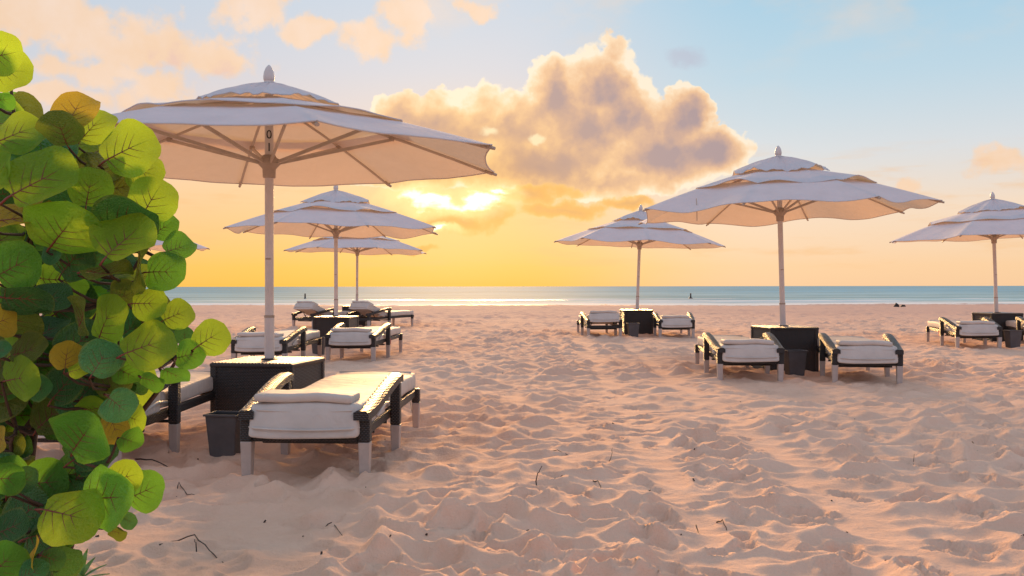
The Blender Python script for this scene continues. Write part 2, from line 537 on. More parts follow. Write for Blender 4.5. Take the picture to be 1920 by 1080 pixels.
# ------------------------------------------------------------------ mesh helpers
class MB:
    """collects shapes; build() links them as ONE mesh object"""

    def __init__(self):
        self.v, self.f, self.mi = [], [], []

    def add(self, vs, fs, mi=0):
        b = len(self.v)
        self.v += [tuple(p) for p in vs]
        self.f += [tuple(i + b for i in f) for f in fs]
        self.mi += [mi] * len(fs)

    def box(self, c, s, rot=None, taper=1.0, mi=0):
        vs = []
        for z in (-1, 1):
            k = taper if z < 0 else 1.0
            for x, y in ((-1, -1), (1, -1), (1, 1), (-1, 1)):
                p = Vector((x * s[0] / 2 * k, y * s[1] / 2 * k, z * s[2] / 2))
                if rot is not None:
                    p = rot @ p
                vs.append(p + Vector(c))
        self.add(vs, [(3, 2, 1, 0), (4, 5, 6, 7), (0, 1, 5, 4), (1, 2, 6, 5), (2, 3, 7, 6), (3, 0, 4, 7)], mi)

    def tube(self, pts, rad, seg=10, caps=True, mi=0, flat=1.0):
        pts = [Vector(p) for p in pts]
        n = len(pts)
        if not hasattr(rad, '__len__'):
            rad = [rad] * n
        vs, fs = [], []
        ref = None
        for i, p in enumerate(pts):
            d = (pts[min(i + 1, n - 1)] - pts[max(i - 1, 0)]).normalized()
            if ref is None:
                ref = Vector((0, 0, 1)) if abs(d.z) < 0.9 else Vector((1, 0, 0))
            a = (ref - d * ref.dot(d)).normalized()
            b = d.cross(a)
            ref = a
            for k in range(seg):
                t = 2 * math.pi * k / seg
                vs.append(p + (a * math.cos(t) * flat + b * math.sin(t)) * rad[i])
        for i in range(n - 1):
            for k in range(seg):
                k2 = (k + 1) % seg
                fs.append((i * seg + k, i * seg + k2, (i + 1) * seg + k2, (i + 1) * seg + k))
        if caps:
            fs.append(tuple(range(seg - 1, -1, -1)))
            fs.append(tuple((n - 1) * seg + k for k in range(seg)))
        self.add(vs, fs, mi)

    def lathe(self, prof, seg=20, c=(0, 0, 0)):
        vs, fs = [], []
        for r, z in prof:
            for k in range(seg):
                t = 2 * math.pi * k / seg
                vs.append((c[0] + r * math.cos(t), c[1] + r * math.sin(t), c[2] + z))
        n = len(prof)
        for i in range(n - 1):
            for k in range(seg):
                k2 = (k + 1) % seg
                fs.append((i * seg + k, i * seg + k2, (i + 1) * seg + k2, (i + 1) * seg + k))
        fs.append(tuple(range(seg - 1, -1, -1)))
        fs.append(tuple((n - 1) * seg + k for k in range(seg)))
        self.add(vs, fs)

    def bar(self, a, b, wdt, hgt):
        """square bar from a to b"""
        a, b = Vector(a), Vector(b)
        d = (b - a)
        L = d.length
        d.normalize()
        up = Vector((0, 0, 1)) if abs(d.z) < 0.95 else Vector((1, 0, 0))
        x = d.cross(up).normalized()
        z = x.cross(d)
        rot = Matrix((x, d, z)).transposed()
        self.box((a + b) / 2, (wdt, L, hgt), rot)

    def rbox(self, c, s, r, n=(10, 14, 6), deform=None):
        """rounded box, as a cushion"""
        hx, hy, hz = s[0] / 2, s[1] / 2, s[2] / 2
        idx = {}
        vs, fs = [], []

        def vert(i, j, k):
            key = (i, j, k)
            if key in idx:
                return idx[key]
            def u(a, m):           # denser towards the ends
                t_ = -1 + 2 * a / m
                return math.copysign(1 - (1 - abs(t_)) ** 1.5, t_)
            p = Vector((u(i, n[0]) * hx, u(j, n[1]) * hy, u(k, n[2]) * hz))
            q_ = Vector((max(-hx + r, min(hx - r, p.x)), max(-hy + r, min(hy - r, p.y)), max(-hz + r, min(hz - r, p.z))))
            d = p - q_
            if d.length > 1e-6:
                p = q_ + d.normalized() * r
            if deform:
                p = deform(p)
            idx[key] = len(vs)
            vs.append(p + Vector(c))
            return idx[key]

        for ax in range(3):
            o1, o2 = (ax + 1) % 3, (ax + 2) % 3
            for side in (0, n[ax]):
                for a in range(n[o1]):
                    for b in range(n[o2]):
                        q4 = []
                        for da, db in ((0, 0), (1, 0), (1, 1), (0, 1)):
                            ijk = [0, 0, 0]
                            ijk[ax] = side
                            ijk[o1] = a + da
                            ijk[o2] = b + db
                            q4.append(vert(*ijk))
                        if side == 0:
                            q4.reverse()
                        fs.append(tuple(q4))
        self.add(vs, fs)

    def mesh(self, name, mats, bevel=0.0, seg=2, smooth=False, auto=None):
        me = bpy.data.meshes.new(name)
        me.from_pydata(self.v, [], self.f)
        if not isinstance(mats, (list, tuple)):
            mats = [mats]
        for m_ in mats:
            me.materials.append(m_)
        if len(mats) > 1:
            me.polygons.foreach_set('material_index', self.mi)
        if bevel:
            bm = bmesh.new()
            bm.from_mesh(me)
            es = [e for e in bm.edges if len(e.link_faces) == 2 and e.calc_face_angle(0) > 0.6]
            bmesh.ops.bevel(bm, geom=es, offset=bevel, segments=seg, affect='EDGES', profile=0.5, clamp_overlap=True)
            bm.to_mesh(me)
            bm.free()
        if smooth:
            me.polygons.foreach_set('use_smooth', [True] * len(me.polygons))
        if auto:
            me.set_sharp_from_angle(angle=auto)
        me.update()
        return me

    def build(self, name, mats, parent=None, **kw):
        return link(name, self.mesh(name, mats, **kw), parent)


def link(name, me, parent=None):
    o = bpy.data.objects.new(name, me)
    COL.objects.link(o)
    if parent is not None:
        o.parent = parent
    return o


def tag(o, label=None, cat=None, group=None, kind=None):
    if label:
        o['label'] = label
    if cat:
        o['category'] = cat
    if group:
        o['group'] = group
    if kind:
        o['kind'] = kind
    return o


def thing(name, loc, rz, label, cat, group=None):
    o = bpy.data.objects.new(name, None)
    o.empty_display_size = 0.1
    COL.objects.link(o)
    o.location = loc
    o.rotation_euler = (0, 0, rz)
    return tag(o, label, cat, group)


def copy_tree(o, parent=None):
    c = o.copy()
    COL.objects.link(c)
    c.parent = parent
    for ch in [x for x in o.children]:
        copy_tree(ch, c)
    return c


def at(px, py, d):
    """world point that stands d metres in front of the photograph's viewpoint"""
    return Vector(((px - 960) / F * d, d, H - (py - 537) / F * d))


def ground_at(px, py):
    d = F * H / (py - 537)
    return Vector(((px - 960) / F * d, d, 0))


# ------------------------------------------------------------------ numpy noise
def hsh(ix, iy, s):
    n = (ix.astype(np.int64) * 374761393 + iy.astype(np.int64) * 668265263 + s * 1442695041) & 0x7fffffff
    n = ((n ^ (n >> 13)) * 1274126177) & 0x7fffffff
    n = (n ^ (n >> 16)) & 0xffff
    return n / 65535.0


def vnoise(x, y, s=0):
    ix, iy = np.floor(x), np.floor(y)
    fx, fy = x - ix, y - iy
    fx, fy = fx * fx * (3 - 2 * fx), fy * fy * (3 - 2 * fy)
    a, b = hsh(ix, iy, s), hsh(ix + 1, iy, s)
    c, d = hsh(ix, iy + 1, s), hsh(ix + 1, iy + 1, s)
    return (a * (1 - fx) + b * fx) * (1 - fy) + (c * (1 - fx) + d * fx) * fy - 0.5


def fbm_np(x, y, s, oct_=4):
    r, a = 0, 1.0
    for k in range(oct_):
        r = r + a * vnoise(x, y, s + k * 17)
        x, y, a = x * 2.03 + 5.1, y * 2.03 + 1.7, a * 0.5
    return r


def scoops(x, y, cell, s, sharp=14.0):
    """dimples that meet in soft crests: smooth distance to jittered points"""
    gx, gy = x / cell, y / cell
    ix, iy = np.floor(gx), np.floor(gy)
    acc = 0
    for dx in (-1, 0, 1):
        for dy in (-1, 0, 1):
            jx, jy = ix + dx, iy + dy
            cx = jx + 0.1 + 0.8 * hsh(jx, jy, s)
            cy = jy + 0.1 + 0.8 * hsh(jx, jy, s + 7)
            wgt = 0.75 + 0.6 * hsh(jx, jy, s + 13)
            an = hsh(jx, jy, s + 23) * math.pi
            ex, ey = gx - cx, gy - cy
            ea = ex * np.cos(an) + ey * np.sin(an)
            eb = -ex * np.sin(an) + ey * np.cos(an)
            d2 = (ea * ea * 0.6 + eb * eb * 1.5) * wgt
            acc = acc + np.exp(-sharp * d2)
    return -np.log(acc + 1e-9) / sharp




def base_level(y):
    t = np.clip((y - 30.0) / (SHORE - 30.0), 0, 3)
    return t * SEA_Z - 0.02 * np.clip(t - 1, 0, 3)


# vehicle tracks: polylines on the ground
TRACKS = [[ground_at(*p) for p in pts] for pts in (
    [(1095, 640), (1120, 690), (1165, 760), (1225, 850), (1300, 960), (1400, 1085)],
    [(1170, 645), (1240, 700), (1340, 760), (1470, 850), (1620, 960), (1800, 1085)],
    [(960, 740), (1060, 800), (1130, 830)])]


def track_mask(x, y):
    best = np.full(x.shape, 9.0)
    for tr in TRACKS:
        for a, b in zip(tr[:-1], tr[1:]):
            dx, dy = b.x - a.x, b.y - a.y
            L2 = dx * dx + dy * dy
            t = np.clip(((x - a.x) * dx + (y - a.y) * dy) / L2, 0, 1)
            best = np.minimum(best, np.hypot(x - a.x - t * dx, y - a.y - t * dy))
    best = best + vnoise(x * 2.5, y * 2.5, 77) * 0.22
    return np.clip(1 - (best - 0.05) / 0.13, 0, 1)


_rf = random.Random(91)
PRINTS = []
for _ in range(300):
    yy = 3.3 * math.exp(_rf.random() * 1.2)
    PRINTS.append((_rf.uniform(-0.5, 0.62) * yy, yy, _rf.gauss(0.3, 0.9), _rf.choice((-1, 1)), _rf.uniform(0.018, 0.034)))


def footprints(x, y):
    out = np.zeros_like(x)
    two = x.ndim == 2
    for (px, py, an, sd_, dp) in PRINTS:
        if two:
            r0, r1 = np.searchsorted(y[:, 0], (py - 0.26, py + 0.26))
            if r1 <= r0:
                continue
            c0 = np.searchsorted(x[r0, :], px - 0.30)
            c1 = np.searchsorted(x[r0, :], px + 0.30)
            c0 = min(c0, np.searchsorted(x[r1 - 1, :], px - 0.30))
            c1 = max(c1, np.searchsorted(x[r1 - 1, :], px + 0.30))
            sl = (slice(r0, r1), slice(c0, c1))
        else:
            if abs(px - x[0]) > 0.3 or abs(py - y[0]) > 0.3:
                continue
            sl = slice(None)
        ex, ey = x[sl] - px, y[sl] - py
        a = ex * math.sin(an) + ey * math.cos(an)
        b = ex * math.cos(an) - ey * math.sin(an)
        e1 = ((a - 0.055) / 0.078) ** 2 + ((b - 0.008 * sd_) / 0.050) ** 2
        e2 = ((a + 0.085) / 0.050) ** 2 + ((b + 0.006 * sd_) / 0.037) ** 2
        e = np.minimum(e1, e2)
        out[sl] += -dp / (1 + np.exp(np.clip((e - 1.0) * 5, -30, 30))) + 0.35 * dp * np.exp(-((np.sqrt(e) - 1.35) / 0.28) ** 2)
    return out


def sand_height(x, y):
    wx = x + 0.16 * fbm_np(x * 2.2, y * 2.2, 5, 3)
    wy = y + 0.16 * fbm_np(x * 2.2 + 9, y * 2.2, 6, 3)
    amp = 0.62 + 0.9 * (fbm_np(x * 0.5, y * 0.5, 31, 3) + 0.2)
    amp = np.clip(amp, 0.55, 1.25)
    h = 0.122 * amp * np.clip(scoops(wx * 0.88, wy, 0.215, 1, 22.0), -0.15, 0.75)
    h = h + 0.026 * amp * np.clip(scoops(wx * 0.9 + 4, wy * 1.02, 0.125, 2, 18.0), -0.15, 0.7)
    h = h + 0.010 * fbm_np(x * 9, y * 9, 12, 3)
    tm = track_mask(x, y)
    h = h * (1 - 0.76 * tm) + tm * 0.004
    h = h + footprints(x, y)
    # smoother blown sand close to the bush
    sm = np.clip(1 - np.hypot((x + 1.55) / 1.0, (y - 3.9) / 0.9), 0, 1)
    h = h * (1 - 0.5 * np.clip(sm * 2.2, 0, 1))
    h = h + 0.05 * fbm_np(x * 0.55, y * 0.55, 41, 3)
    far = np.clip((y - 22) / 30, 0, 1)
    h = h * (1 - 0.35 * far)
    return h - 0.022 + base_level(y) + 0.09 * fbm_np(x * 0.05, y * 0.02, 88, 3) * np.clip((y - 40) / 30, 0, 1)


def sheet(name, ys, us, sfun, hfun, mtl):
    Y, U = np.meshgrid(ys, us, indexing='ij')
    X = U * sfun(Y)
    Z = hfun(X, Y)
    nr, nc = Y.shape
    co = np.stack([X, Y, Z], -1).reshape(-1, 3).astype(np.float32)
    i = np.arange(nr * nc).reshape(nr, nc)
    quads = np.stack([i[:-1, :-1], i[:-1, 1:], i[1:, 1:], i[1:, :-1]], -1).reshape(-1, 4)
    nf_ = len(quads)
    me = bpy.data.meshes.new(name)
    me.vertices.add(len(co))
    me.vertices.foreach_set('co', co.ravel())
    me.loops.add(nf_ * 4)
    me.loops.foreach_set('vertex_index', quads.ravel().astype(np.int32))
    me.polygons.add(nf_)
    me.polygons.foreach_set('loop_start', np.arange(nf_, dtype=np.int32) * 4)
    me.polygons.foreach_set('loop_total', np.full(nf_, 4, dtype=np.int32))
    me.polygons.foreach_set('use_smooth', np.ones(nf_, dtype=bool))
    me.materials.append(mtl)
    me.update()
    me.validate()
    return link(name, me)


# ------------------------------------------------------------------ ground
step = 0.0044
ys = np.concatenate([[-60, -25, -10, -4, -1.5, 0.0, 0.8], np.exp(np.arange(math.log(1.2), math.log(110), step))])
side = [0.7, 0.8, 0.95, 1.2, 1.6, 2.2, 3.2, 5.0]
us = np.concatenate([[-s for s in reversed(side)], np.arange(-0.66, 0.661, step), side])
sand = sheet('sand', ys, us, lambda y: np.where(y >= 1.2, y, 1.2 + (1.2 - y) * 1.0), sand_height, M['sand'])
tag(sand, 'trampled pale pinkish beach sand sloping down to the sea', None, None, 'structure')


def sea_height(x, y):
    f = np.clip((y - SHORE) / 25, 0, 1)
    a = 0.03 * np.sin(y * 0.5 + 2.5 * fbm_np(x * 0.04, y * 0.04, 3, 3) + x * 0.02)
    a = a + 0.03 * fbm_np(x * 0.22, y * 0.55, 8, 4)
    fade = np.clip(1 - (y - 500) / 1200, 0, 1)
    crest = 0
    for k, (yc, am, wd) in enumerate(((85.0, 0.16, 0.9), (93.0, 0.20, 1.3), (108.0, 0.16, 1.8))):
        yy = yc + 5 * fbm_np(x * 0.03 + k * 9, x * 0.0, 60 + k, 3)
        msk = np.clip(0.45 + 2.2 * fbm_np(x * 0.045 + k * 5, x * 0.0 + 3, 70 + k, 3), 0, 1)
        crest = crest + am * msk * np.exp(-((y - yy) / wd) ** 2)
    return SEA_Z + a * f * fade + crest


ysea = np.exp(np.arange(math.log(76), math.log(16000), 0.0075))
usea = np.concatenate([[-6, -4, -3, -2, -1.4, -1.0, -0.8], np.arange(-0.66, 0.661, 0.006), [0.8, 1.0, 1.4, 2, 3, 4, 6]])
sea = sheet('sea', ysea, usea, lambda y: y, sea_height, M['sea'])
tag(sea, 'rippled turquoise sea reaching to the horizon', None, None, 'structure')


# ------------------------------------------------------------------ umbrellas
def make_umbrella(px, d, phase, label, sag=0.055, rise=0.66, rim=2.07, Rr=1.95, lean=0.0, seed=0, digits=None, cord=False, wind=1.0, x=None, tz=0.56):
    rnd = random.Random(seed)
    X = (px - 960) / F * d if x is None else x
    root = thing('beach_umbrella', (X, d, 0), 0, label, 'umbrella', 'market umbrellas standing through the side tables')
    root.rotation_euler = (0, R(lean), 0)
    za = rim + rise
    # pole in two sections
    mb = MB(); mb.tube([(0, 0, -0.05), (0, 0, 0.86)], 0.038, 20); mb.build('lower_pole', M['pole'], root, smooth=True, auto=R(40))
    mb = MB(); mb.tube([(0, 0, 0.85), (0, 0, za + 0.02)], 0.034, 20); up = mb.build('upper_pole', M['pole'], root, smooth=True, auto=R(40))
    mb = MB(); mb.tube([(0, 0, 0.855), (0, 0, 0.875)], 0.0405, 20); mb.build('pole_collar', M['hub'], root, smooth=True, auto=R(40))
    mb = MB(); mb.tube([(-0.02, -0.034, 1.32), (0.02, -0.036, 1.32)], 0.006, 8); mb.build('lock_pin', M['hub'], root)

    base_a = -math.pi / 2 + R(phase)      # towards the viewer, turned by phase
    pb = [(rnd.uniform(0.4, 1.0), rnd.uniform(0.2, 1.0), rnd.uniform(0.2, 1.0), rnd.uniform(-1, 1)) for _ in range(8)]
    rimdz = [rnd.uniform(-0.03, 0.03) * wind for _ in range(8)]

    def ribz(s):
        return za - rise * (0.80 * s + 0.20 * s * s)

    def tier(name, s0, s1, lift, billow, n_r, idx, sag):
        mb_ = MB()
        NT_ = 14
        rows = []
        vs = []
        for i in range(n_r + 1):
            f = i / n_r
            s = s0 + (s1 - s0) * f
            row = []
            for k in range(8):
                for j in range(NT_):
                    t = -1 + 2 * j / NT_ + (1.0 / NT_) * 0
                    # rib k sits at t=-1, rib k+1 at t=+1
                    ang = base_a + (k + (t + 1) / 2) * math.pi / 4
                    phi = t * math.pi / 8
                    poly = math.cos(math.pi / 8) / math.cos(phi)
                    mid = 1 - t * t
                    rr = Rr * s * poly * (1 - 0.035 * mid * f * (1 if idx == 0 else 0.5))
                    fz = (rimdz[k] * (1 - t) / 2 + rimdz[(k + 1) % 8] * (1 + t) / 2) * s
                    z = ribz(s) + lift + fz
                    b = pb[k]
                    z -= sag * s * mid * b[0]
                    z += billow * (f ** 2) * mid * b[1 + (idx % 2)]
                    # windblown ripple on the free edge
                    z += wind * 0.030 * f * mid * math.sin(t * 2.2 + b[3] * 3 + idx)
                    if idx == 2:
                        z += 0.07 * (1 - f * f)
                    z += 0.006 * math.sin(ang * 31 + s * 14 + idx) * mid * (1.8, 0.25, 0.25)[(idx + 1) % 3]
                    row.append(len(vs))
                    vs.append((rr * math.cos(ang), rr * math.sin(ang), z))
            rows.append(row)
        fs = []
        m_ = 8 * NT_
        for i in range(n_r):
            for j in range(m_):
                fs.append((rows[i][j], rows[i][(j + 1) % m_], rows[i + 1][(j + 1) % m_], rows[i + 1][j]))
        mb_.add(vs, fs)
        o = mb_.build(name, M['canvas'], root, smooth=True)
        # stitched hem along the free edge
        hm = MB()
        edge = [vs[a] for a in rows[-1]]
        hm.tube(edge + [edge[0]], 0.006 if idx == 0 else 0.005, 5, caps=False)
        hm.build('hem', M['canvas'], o, smooth=True)
        return vs, rows

    tier('lower_canopy_tier', 0.50, 1.0, 0.012, 0.0, 10, 0, sag)
    tier('middle_canopy_tier', 0.20, 0.62, 0.024, 0.060, 9, 1, 0.02)
    tier('top_canopy_tier', 0.018, 0.33, 0.046, 0.035, 10, 2, 0.012)
    # seams, ribs, struts, tips
    for k in range(8):
        a = base_a + k * math.pi / 4
        ca, sa = math.cos(a), math.sin(a)
        dz = rimdz[k]
        pts = [(Rr * s * ca, Rr * s * sa, ribz(s) - 0.016 + dz * s) for s in (0.03, 0.2, 0.4, 0.6, 0.8, 0.99)]
        mb = MB(); mb.tube(pts, 0.012, 6); rib = mb.build('rib', M['rib'], root)
        mb = MB()
        mb.tube([(Rr * 0.955 * ca, Rr * 0.955 * sa, ribz(0.955) - 0.014 + dz), (Rr * 1.012 * ca, Rr * 1.012 * sa, ribz(1.012) - 0.008 + dz)], [0.015, 0.012], 8)
        mb.build('tip_pocket', M['hub'], rib)
        s = 0.52
        mb = MB()
        mb.bar((0.07 * ca, 0.07 * sa, rim - 0.01), (Rr * s * ca, Rr * s * sa, ribz(s) - 0.035 + dz * s), 0.016, 0.026)
        st_ = mb.build('strut', M['rib'], root)
        mb = MB(); mb.box((Rr * s * ca, Rr * s * sa, ribz(s) - 0.03 + dz * s), (0.04, 0.04, 0.035)); mb.build('strut_joint', M['hub'], st_, bevel=0.006)
    # runner hub
    mb = MB(); mb.lathe([(0.045, rim - 0.13), (0.05, rim - 0.125), (0.052, rim - 0.06), (0.06, rim - 0.05), (0.088, rim - 0.02), (0.088, rim + 0.015), (0.06, rim + 0.03), (0.05, rim + 0.05)], 16)
    mb.build('runner_hub', M['hub'], root, smooth=True, auto=R(35))
    mb = MB(); mb.lathe([(0.05, za - 0.10), (0.07, za - 0.08), (0.07, za - 0.03), (0.05, za - 0.01)], 16); mb.build('top_hub', M['hub'], root, smooth=True, auto=R(35))
    # finial
    z0 = za + 0.115
    mb = MB(); mb.lathe([(0.040, z0 - 0.03), (0.041, z0 + 0.0), (0.037, z0 + 0.012), (0.043, z0 + 0.02), (0.045, z0 + 0.045), (0.040, z0 + 0.08), (0.028, z0 + 0.112), (0.014, z0 + 0.132), (0.002, z0 + 0.142)], 16)
    mb.build('finial', M['pole'], root, smooth=True, auto=R(50))
    if digits:
        for i, ch in enumerate(digits):
            cu = bpy.data.curves.new('digit', 'FONT')
            cu.body = ch
            cu.size = 0.095
            cu.align_x = 'CENTER'
            cu.extrude = 0.0
            tmp = bpy.data.objects.new('digit_tmp', cu)
            COL.objects.link(tmp)
            dg = bpy.context.evaluated_depsgraph_get()
            me = bpy.data.meshes.new_from_object(tmp.evaluated_get(dg))
            bpy.data.objects.remove(tmp, do_unlink=True)
            bm = bmesh.new(); bm.from_mesh(me)
            bmesh.ops.triangulate(bm, faces=bm.faces[:])
            bmesh.ops.subdivide_edges(bm, edges=[e for e in bm.edges if e.calc_length() > 0.012], cuts=2)
            fa = math.atan2(-d, -X)
            for v in bm.verts:
                a = fa + v.co.x / 0.0365
                zz = digits_z[i] + v.co.y
                v.co = Vector((0.0365 * math.cos(a), 0.0365 * math.sin(a), zz))
            bm.to_mesh(me); bm.free()
            me.materials.clear(); me.materials.append(M['digit'])
            o = link('printed_digit', me, root)
            o['label'] = 'black printed digit %s on the pole' % ch
    if cord:
        mb = MB(); k = 6.4
        a = base_a + k * math.pi / 4
        c0 = (Rr * 0.80 * math.cos(a), Rr * 0.80 * math.sin(a))
        mb.tube([(c0[0], c0[1], ribz(0.8) - 0.02), (c0[0] + 0.004, c0[1], ribz(0.8) - 0.15), (c0[0], c0[1], ribz(0.8) - 0.30)], 0.006, 6)
        mb.build('pull_cord', M['rib'], root)
    return root


digits_z = [2.268, 2.168]
U1D = 7.35
make_umbrella(505, U1D, 23, 'cream umbrella numbered 01 on its pole, above the table beside the bush', sag=0.022, rise=0.51, rim=2.09, Rr=1.92, seed=3, digits='01', wind=0.5)
make_umbrella(630, 16.8, 26, 'cream umbrella whose table stands between two flat loungers, right behind the numbered umbrella', rim=2.10, rise=0.63, seed=5, wind=1.2)
make_umbrella(669, 26.2, 24, 'cream umbrella over the two loungers with raised backrests', rim=2.10, rise=0.61, Rr=2.03, seed=8, lean=0.4, wind=1.0)
make_umbrella(237, 22.5, 5, 'cream umbrella mostly hidden behind the leaves of the bush', rim=2.05, rise=0.66, seed=9)
make_umbrella(1193, 21.4, -2, 'small-looking cream umbrella leaning slightly, with a round buoy beyond it at sea', rim=2.08, rise=0.65, seed=12, lean=2.1, wind=0.7)
make_umbrella(1470, 12.45, 17, 'cream umbrella with a wind-lifted wavy edge and a hanging pull cord', rim=2.10, rise=0.63, Rr=1.98, seed=21, lean=-1.5, cord=True, wind=1.5)
make_umbrella(1870, 18.6, 2, 'cream umbrella over the lounger with the red tag, far from the bush', rim=2.08, rise=0.65, Rr=2.05, seed=17, lean=-1.9, wind=0.9)


# ------------------------------------------------------------------ side tables
def make_table():
    root = thing('side_table', (0, 0, 0), 0, 'x', 'table', 'woven cube tables under the umbrellas')
    S, Ht = 0.66, 0.56
    # four side panels, butted
    for k in range(4):
        mb = MB(); mb.box((0, 0, 0), (S - 0.05, 0.03, Ht - 0.02 + 0.05))
        o = mb.build('side_panel', M['weave'], root, bevel=0.004)
        a = k * math.pi / 2
        o.location = ((S / 2 - 0.02) * math.sin(a), -(S / 2 - 0.02) * math.cos(a), (Ht - 0.02 - 0.05) / 2)
        o.rotation_euler = (0, 0, a)
    for sx in (-1, 1):
        for sy in (-1, 1):
            mb = MB(); mb.box((0, 0, 0), (0.055, 0.055, Ht + 0.05 - 0.02))
            o = mb.build('corner_post', M['weave'], root, bevel=0.012, seg=3)
            o.location = (sx * (S / 2 - 0.024), sy * (S / 2 - 0.024), (Ht - 0.02 - 0.05) / 2)
    # tabletop with rolled edge and a hole grommet
    mb = MB(); mb.box((0, 0, Ht - 0.018), (S + 0.012, S + 0.012, 0.030))
    top = mb.build('tabletop', M['frame'], root, bevel=0.010, seg=3)
    # flat wicker strands laid side by side across the top
    mb = MB()
    n = 24
    pw = (S - 0.004) / n
    for i in range(n):
        x = -S / 2 + 0.002 + pw * (i + 0.5)
        ww = pw * 0.36
        vs = []
        for y in (-S / 2 + 0.004, S / 2 - 0.004):
            vs += [(x - ww, y, Ht - 0.004), (x - ww * 0.6, y, Ht + 0.0025), (x, y, Ht + 0.0042), (x + ww * 0.6, y, Ht + 0.0025), (x + ww, y, Ht - 0.004)]
        mb.add(vs, [(k, k + 1, k + 6, k + 5) for k in range(4)] + [(0, 4, 3, 2, 1), (5, 6, 7, 8, 9)])
    st_ = mb.build('wicker_strands', M['strand'], top, smooth=True, auto=R(50))
    st_['kind'] = 'stuff'
    mb = MB(); mb.lathe([(0.064, Ht - 0.003), (0.064, Ht + 0.012), (0.046, Ht + 0.016), (0.042, Ht + 0.012)], 20)
    mb.build('pole_grommet', M['frame'], top, smooth=True, auto=R(40))
    return root


table0 = make_table()


def place_table(x, y, rz, label, first=[True], z=0.0):
    o = table0 if first[0] else copy_tree(table0)
    first[0] = False
    o.location = (x, y, z)
    o.rotation_euler = (0, 0, R(rz))
    o['label'] = label
    return o


def umb_x(px, d):
    return (px - 960) / F * d


place_table(umb_x(505, U1D), U1D, -10, 'dark woven cube table pierced by the pole numbered 01', z=-0.04)
place_table(umb_x(630, 16.8), 16.8, -6, 'dark woven cube table between two flat loungers, behind the numbered umbrella\'s table')
place_table(umb_x(669, 26.2), 26.2, -6, 'dark woven table hidden behind the loungers with raised backrests')
place_table(umb_x(1193, 21.4), 21.4, 2, 'small-looking dark woven cube table with a grey bin against its front, below the leaning umbrella')
place_table(umb_x(1470, 12.45), 12.45, 8, 'dark woven cube table under the wavy-edged umbrella with the pull cord')
place_table(umb_x(1870, 18.6), 18.6, 6, 'dark woven cube table beside the lounger with the red tag')


# ------------------------------------------------------------------ bins
def make_bin():
    root = thing('waste_bin', (0, 0, 0), 0, 'x', 'bin', 'grey bins beside the tables')
    n = 4
    h = 0.27
    def wall(s0, s1, z0, z1, mtl, name, flip=False):
        mb = MB()
        vs = []
        for z, s, sy in ((z0, s0, s0 * 0.8), (z1, s1, s1 * 0.8)):
            vs += [(-s, -sy, z), (s, -sy, z), (s, sy, z), (-s, sy, z)]
        fs = [(0, 1, 5, 4), (1, 2, 6, 5), (2, 3, 7, 6), (3, 0, 4, 7)]
        fs.append((3, 2, 1, 0))
        if flip:
            fs = [tuple(reversed(f)) for f in fs]
        mb.add(vs, fs)
        return mb.build(name, mtl, root, bevel=0.008)
    wall(0.082, 0.108, -0.03, h, M['bin'], 'shell')
    wall(0.076, 0.1015, -0.018, h - 0.002, M['bin_in'], 'inner_wall', True)
    mb = MB()
    s, sy, t = 0.112, 0.090, 0.010
    mb.box((0, -sy, h), (2 * s + t, t, 0.014)); mb.box((0, sy, h), (2 * s + t, t, 0.014))
    mb.box((-s, 0, h), (t, 2 * sy - t, 0.014)); mb.box((s, 0, h), (t, 2 * sy - t, 0.014))
    mb.build('rim', M['bin'], root, bevel=0.003)
    return root


bin0 = make_bin()
first_bin = [True]


def place_bin(px, py, rz, label, sc=1.0):
    o = bin0 if first_bin[0] else copy_tree(bin0)
    first_bin[0] = False
    g = ground_at(px, py)
    o.location = (g.x, g.y, 0.0)
    o.rotation_euler = (0, 0, R(rz))
    o.scale = (sc, sc, sc)
    o['label'] = label


place_bin(424, 853, -8, 'grey tapered bin in front of the table with the numbered pole')
place_bin(597, 663, 0, 'grey tapered bin between two flat loungers, behind the numbered umbrella')
place_bin(1187, 633, 4, 'grey tapered bin before the table of the leaning umbrella', 1.12)
place_bin(1490, 704, 6, 'grey tapered bin before the table of the wavy-edged umbrella', 1.12)
place_bin(1899, 652, 6, 'grey tapered bin beside the lounger with the red tag', 1.1)


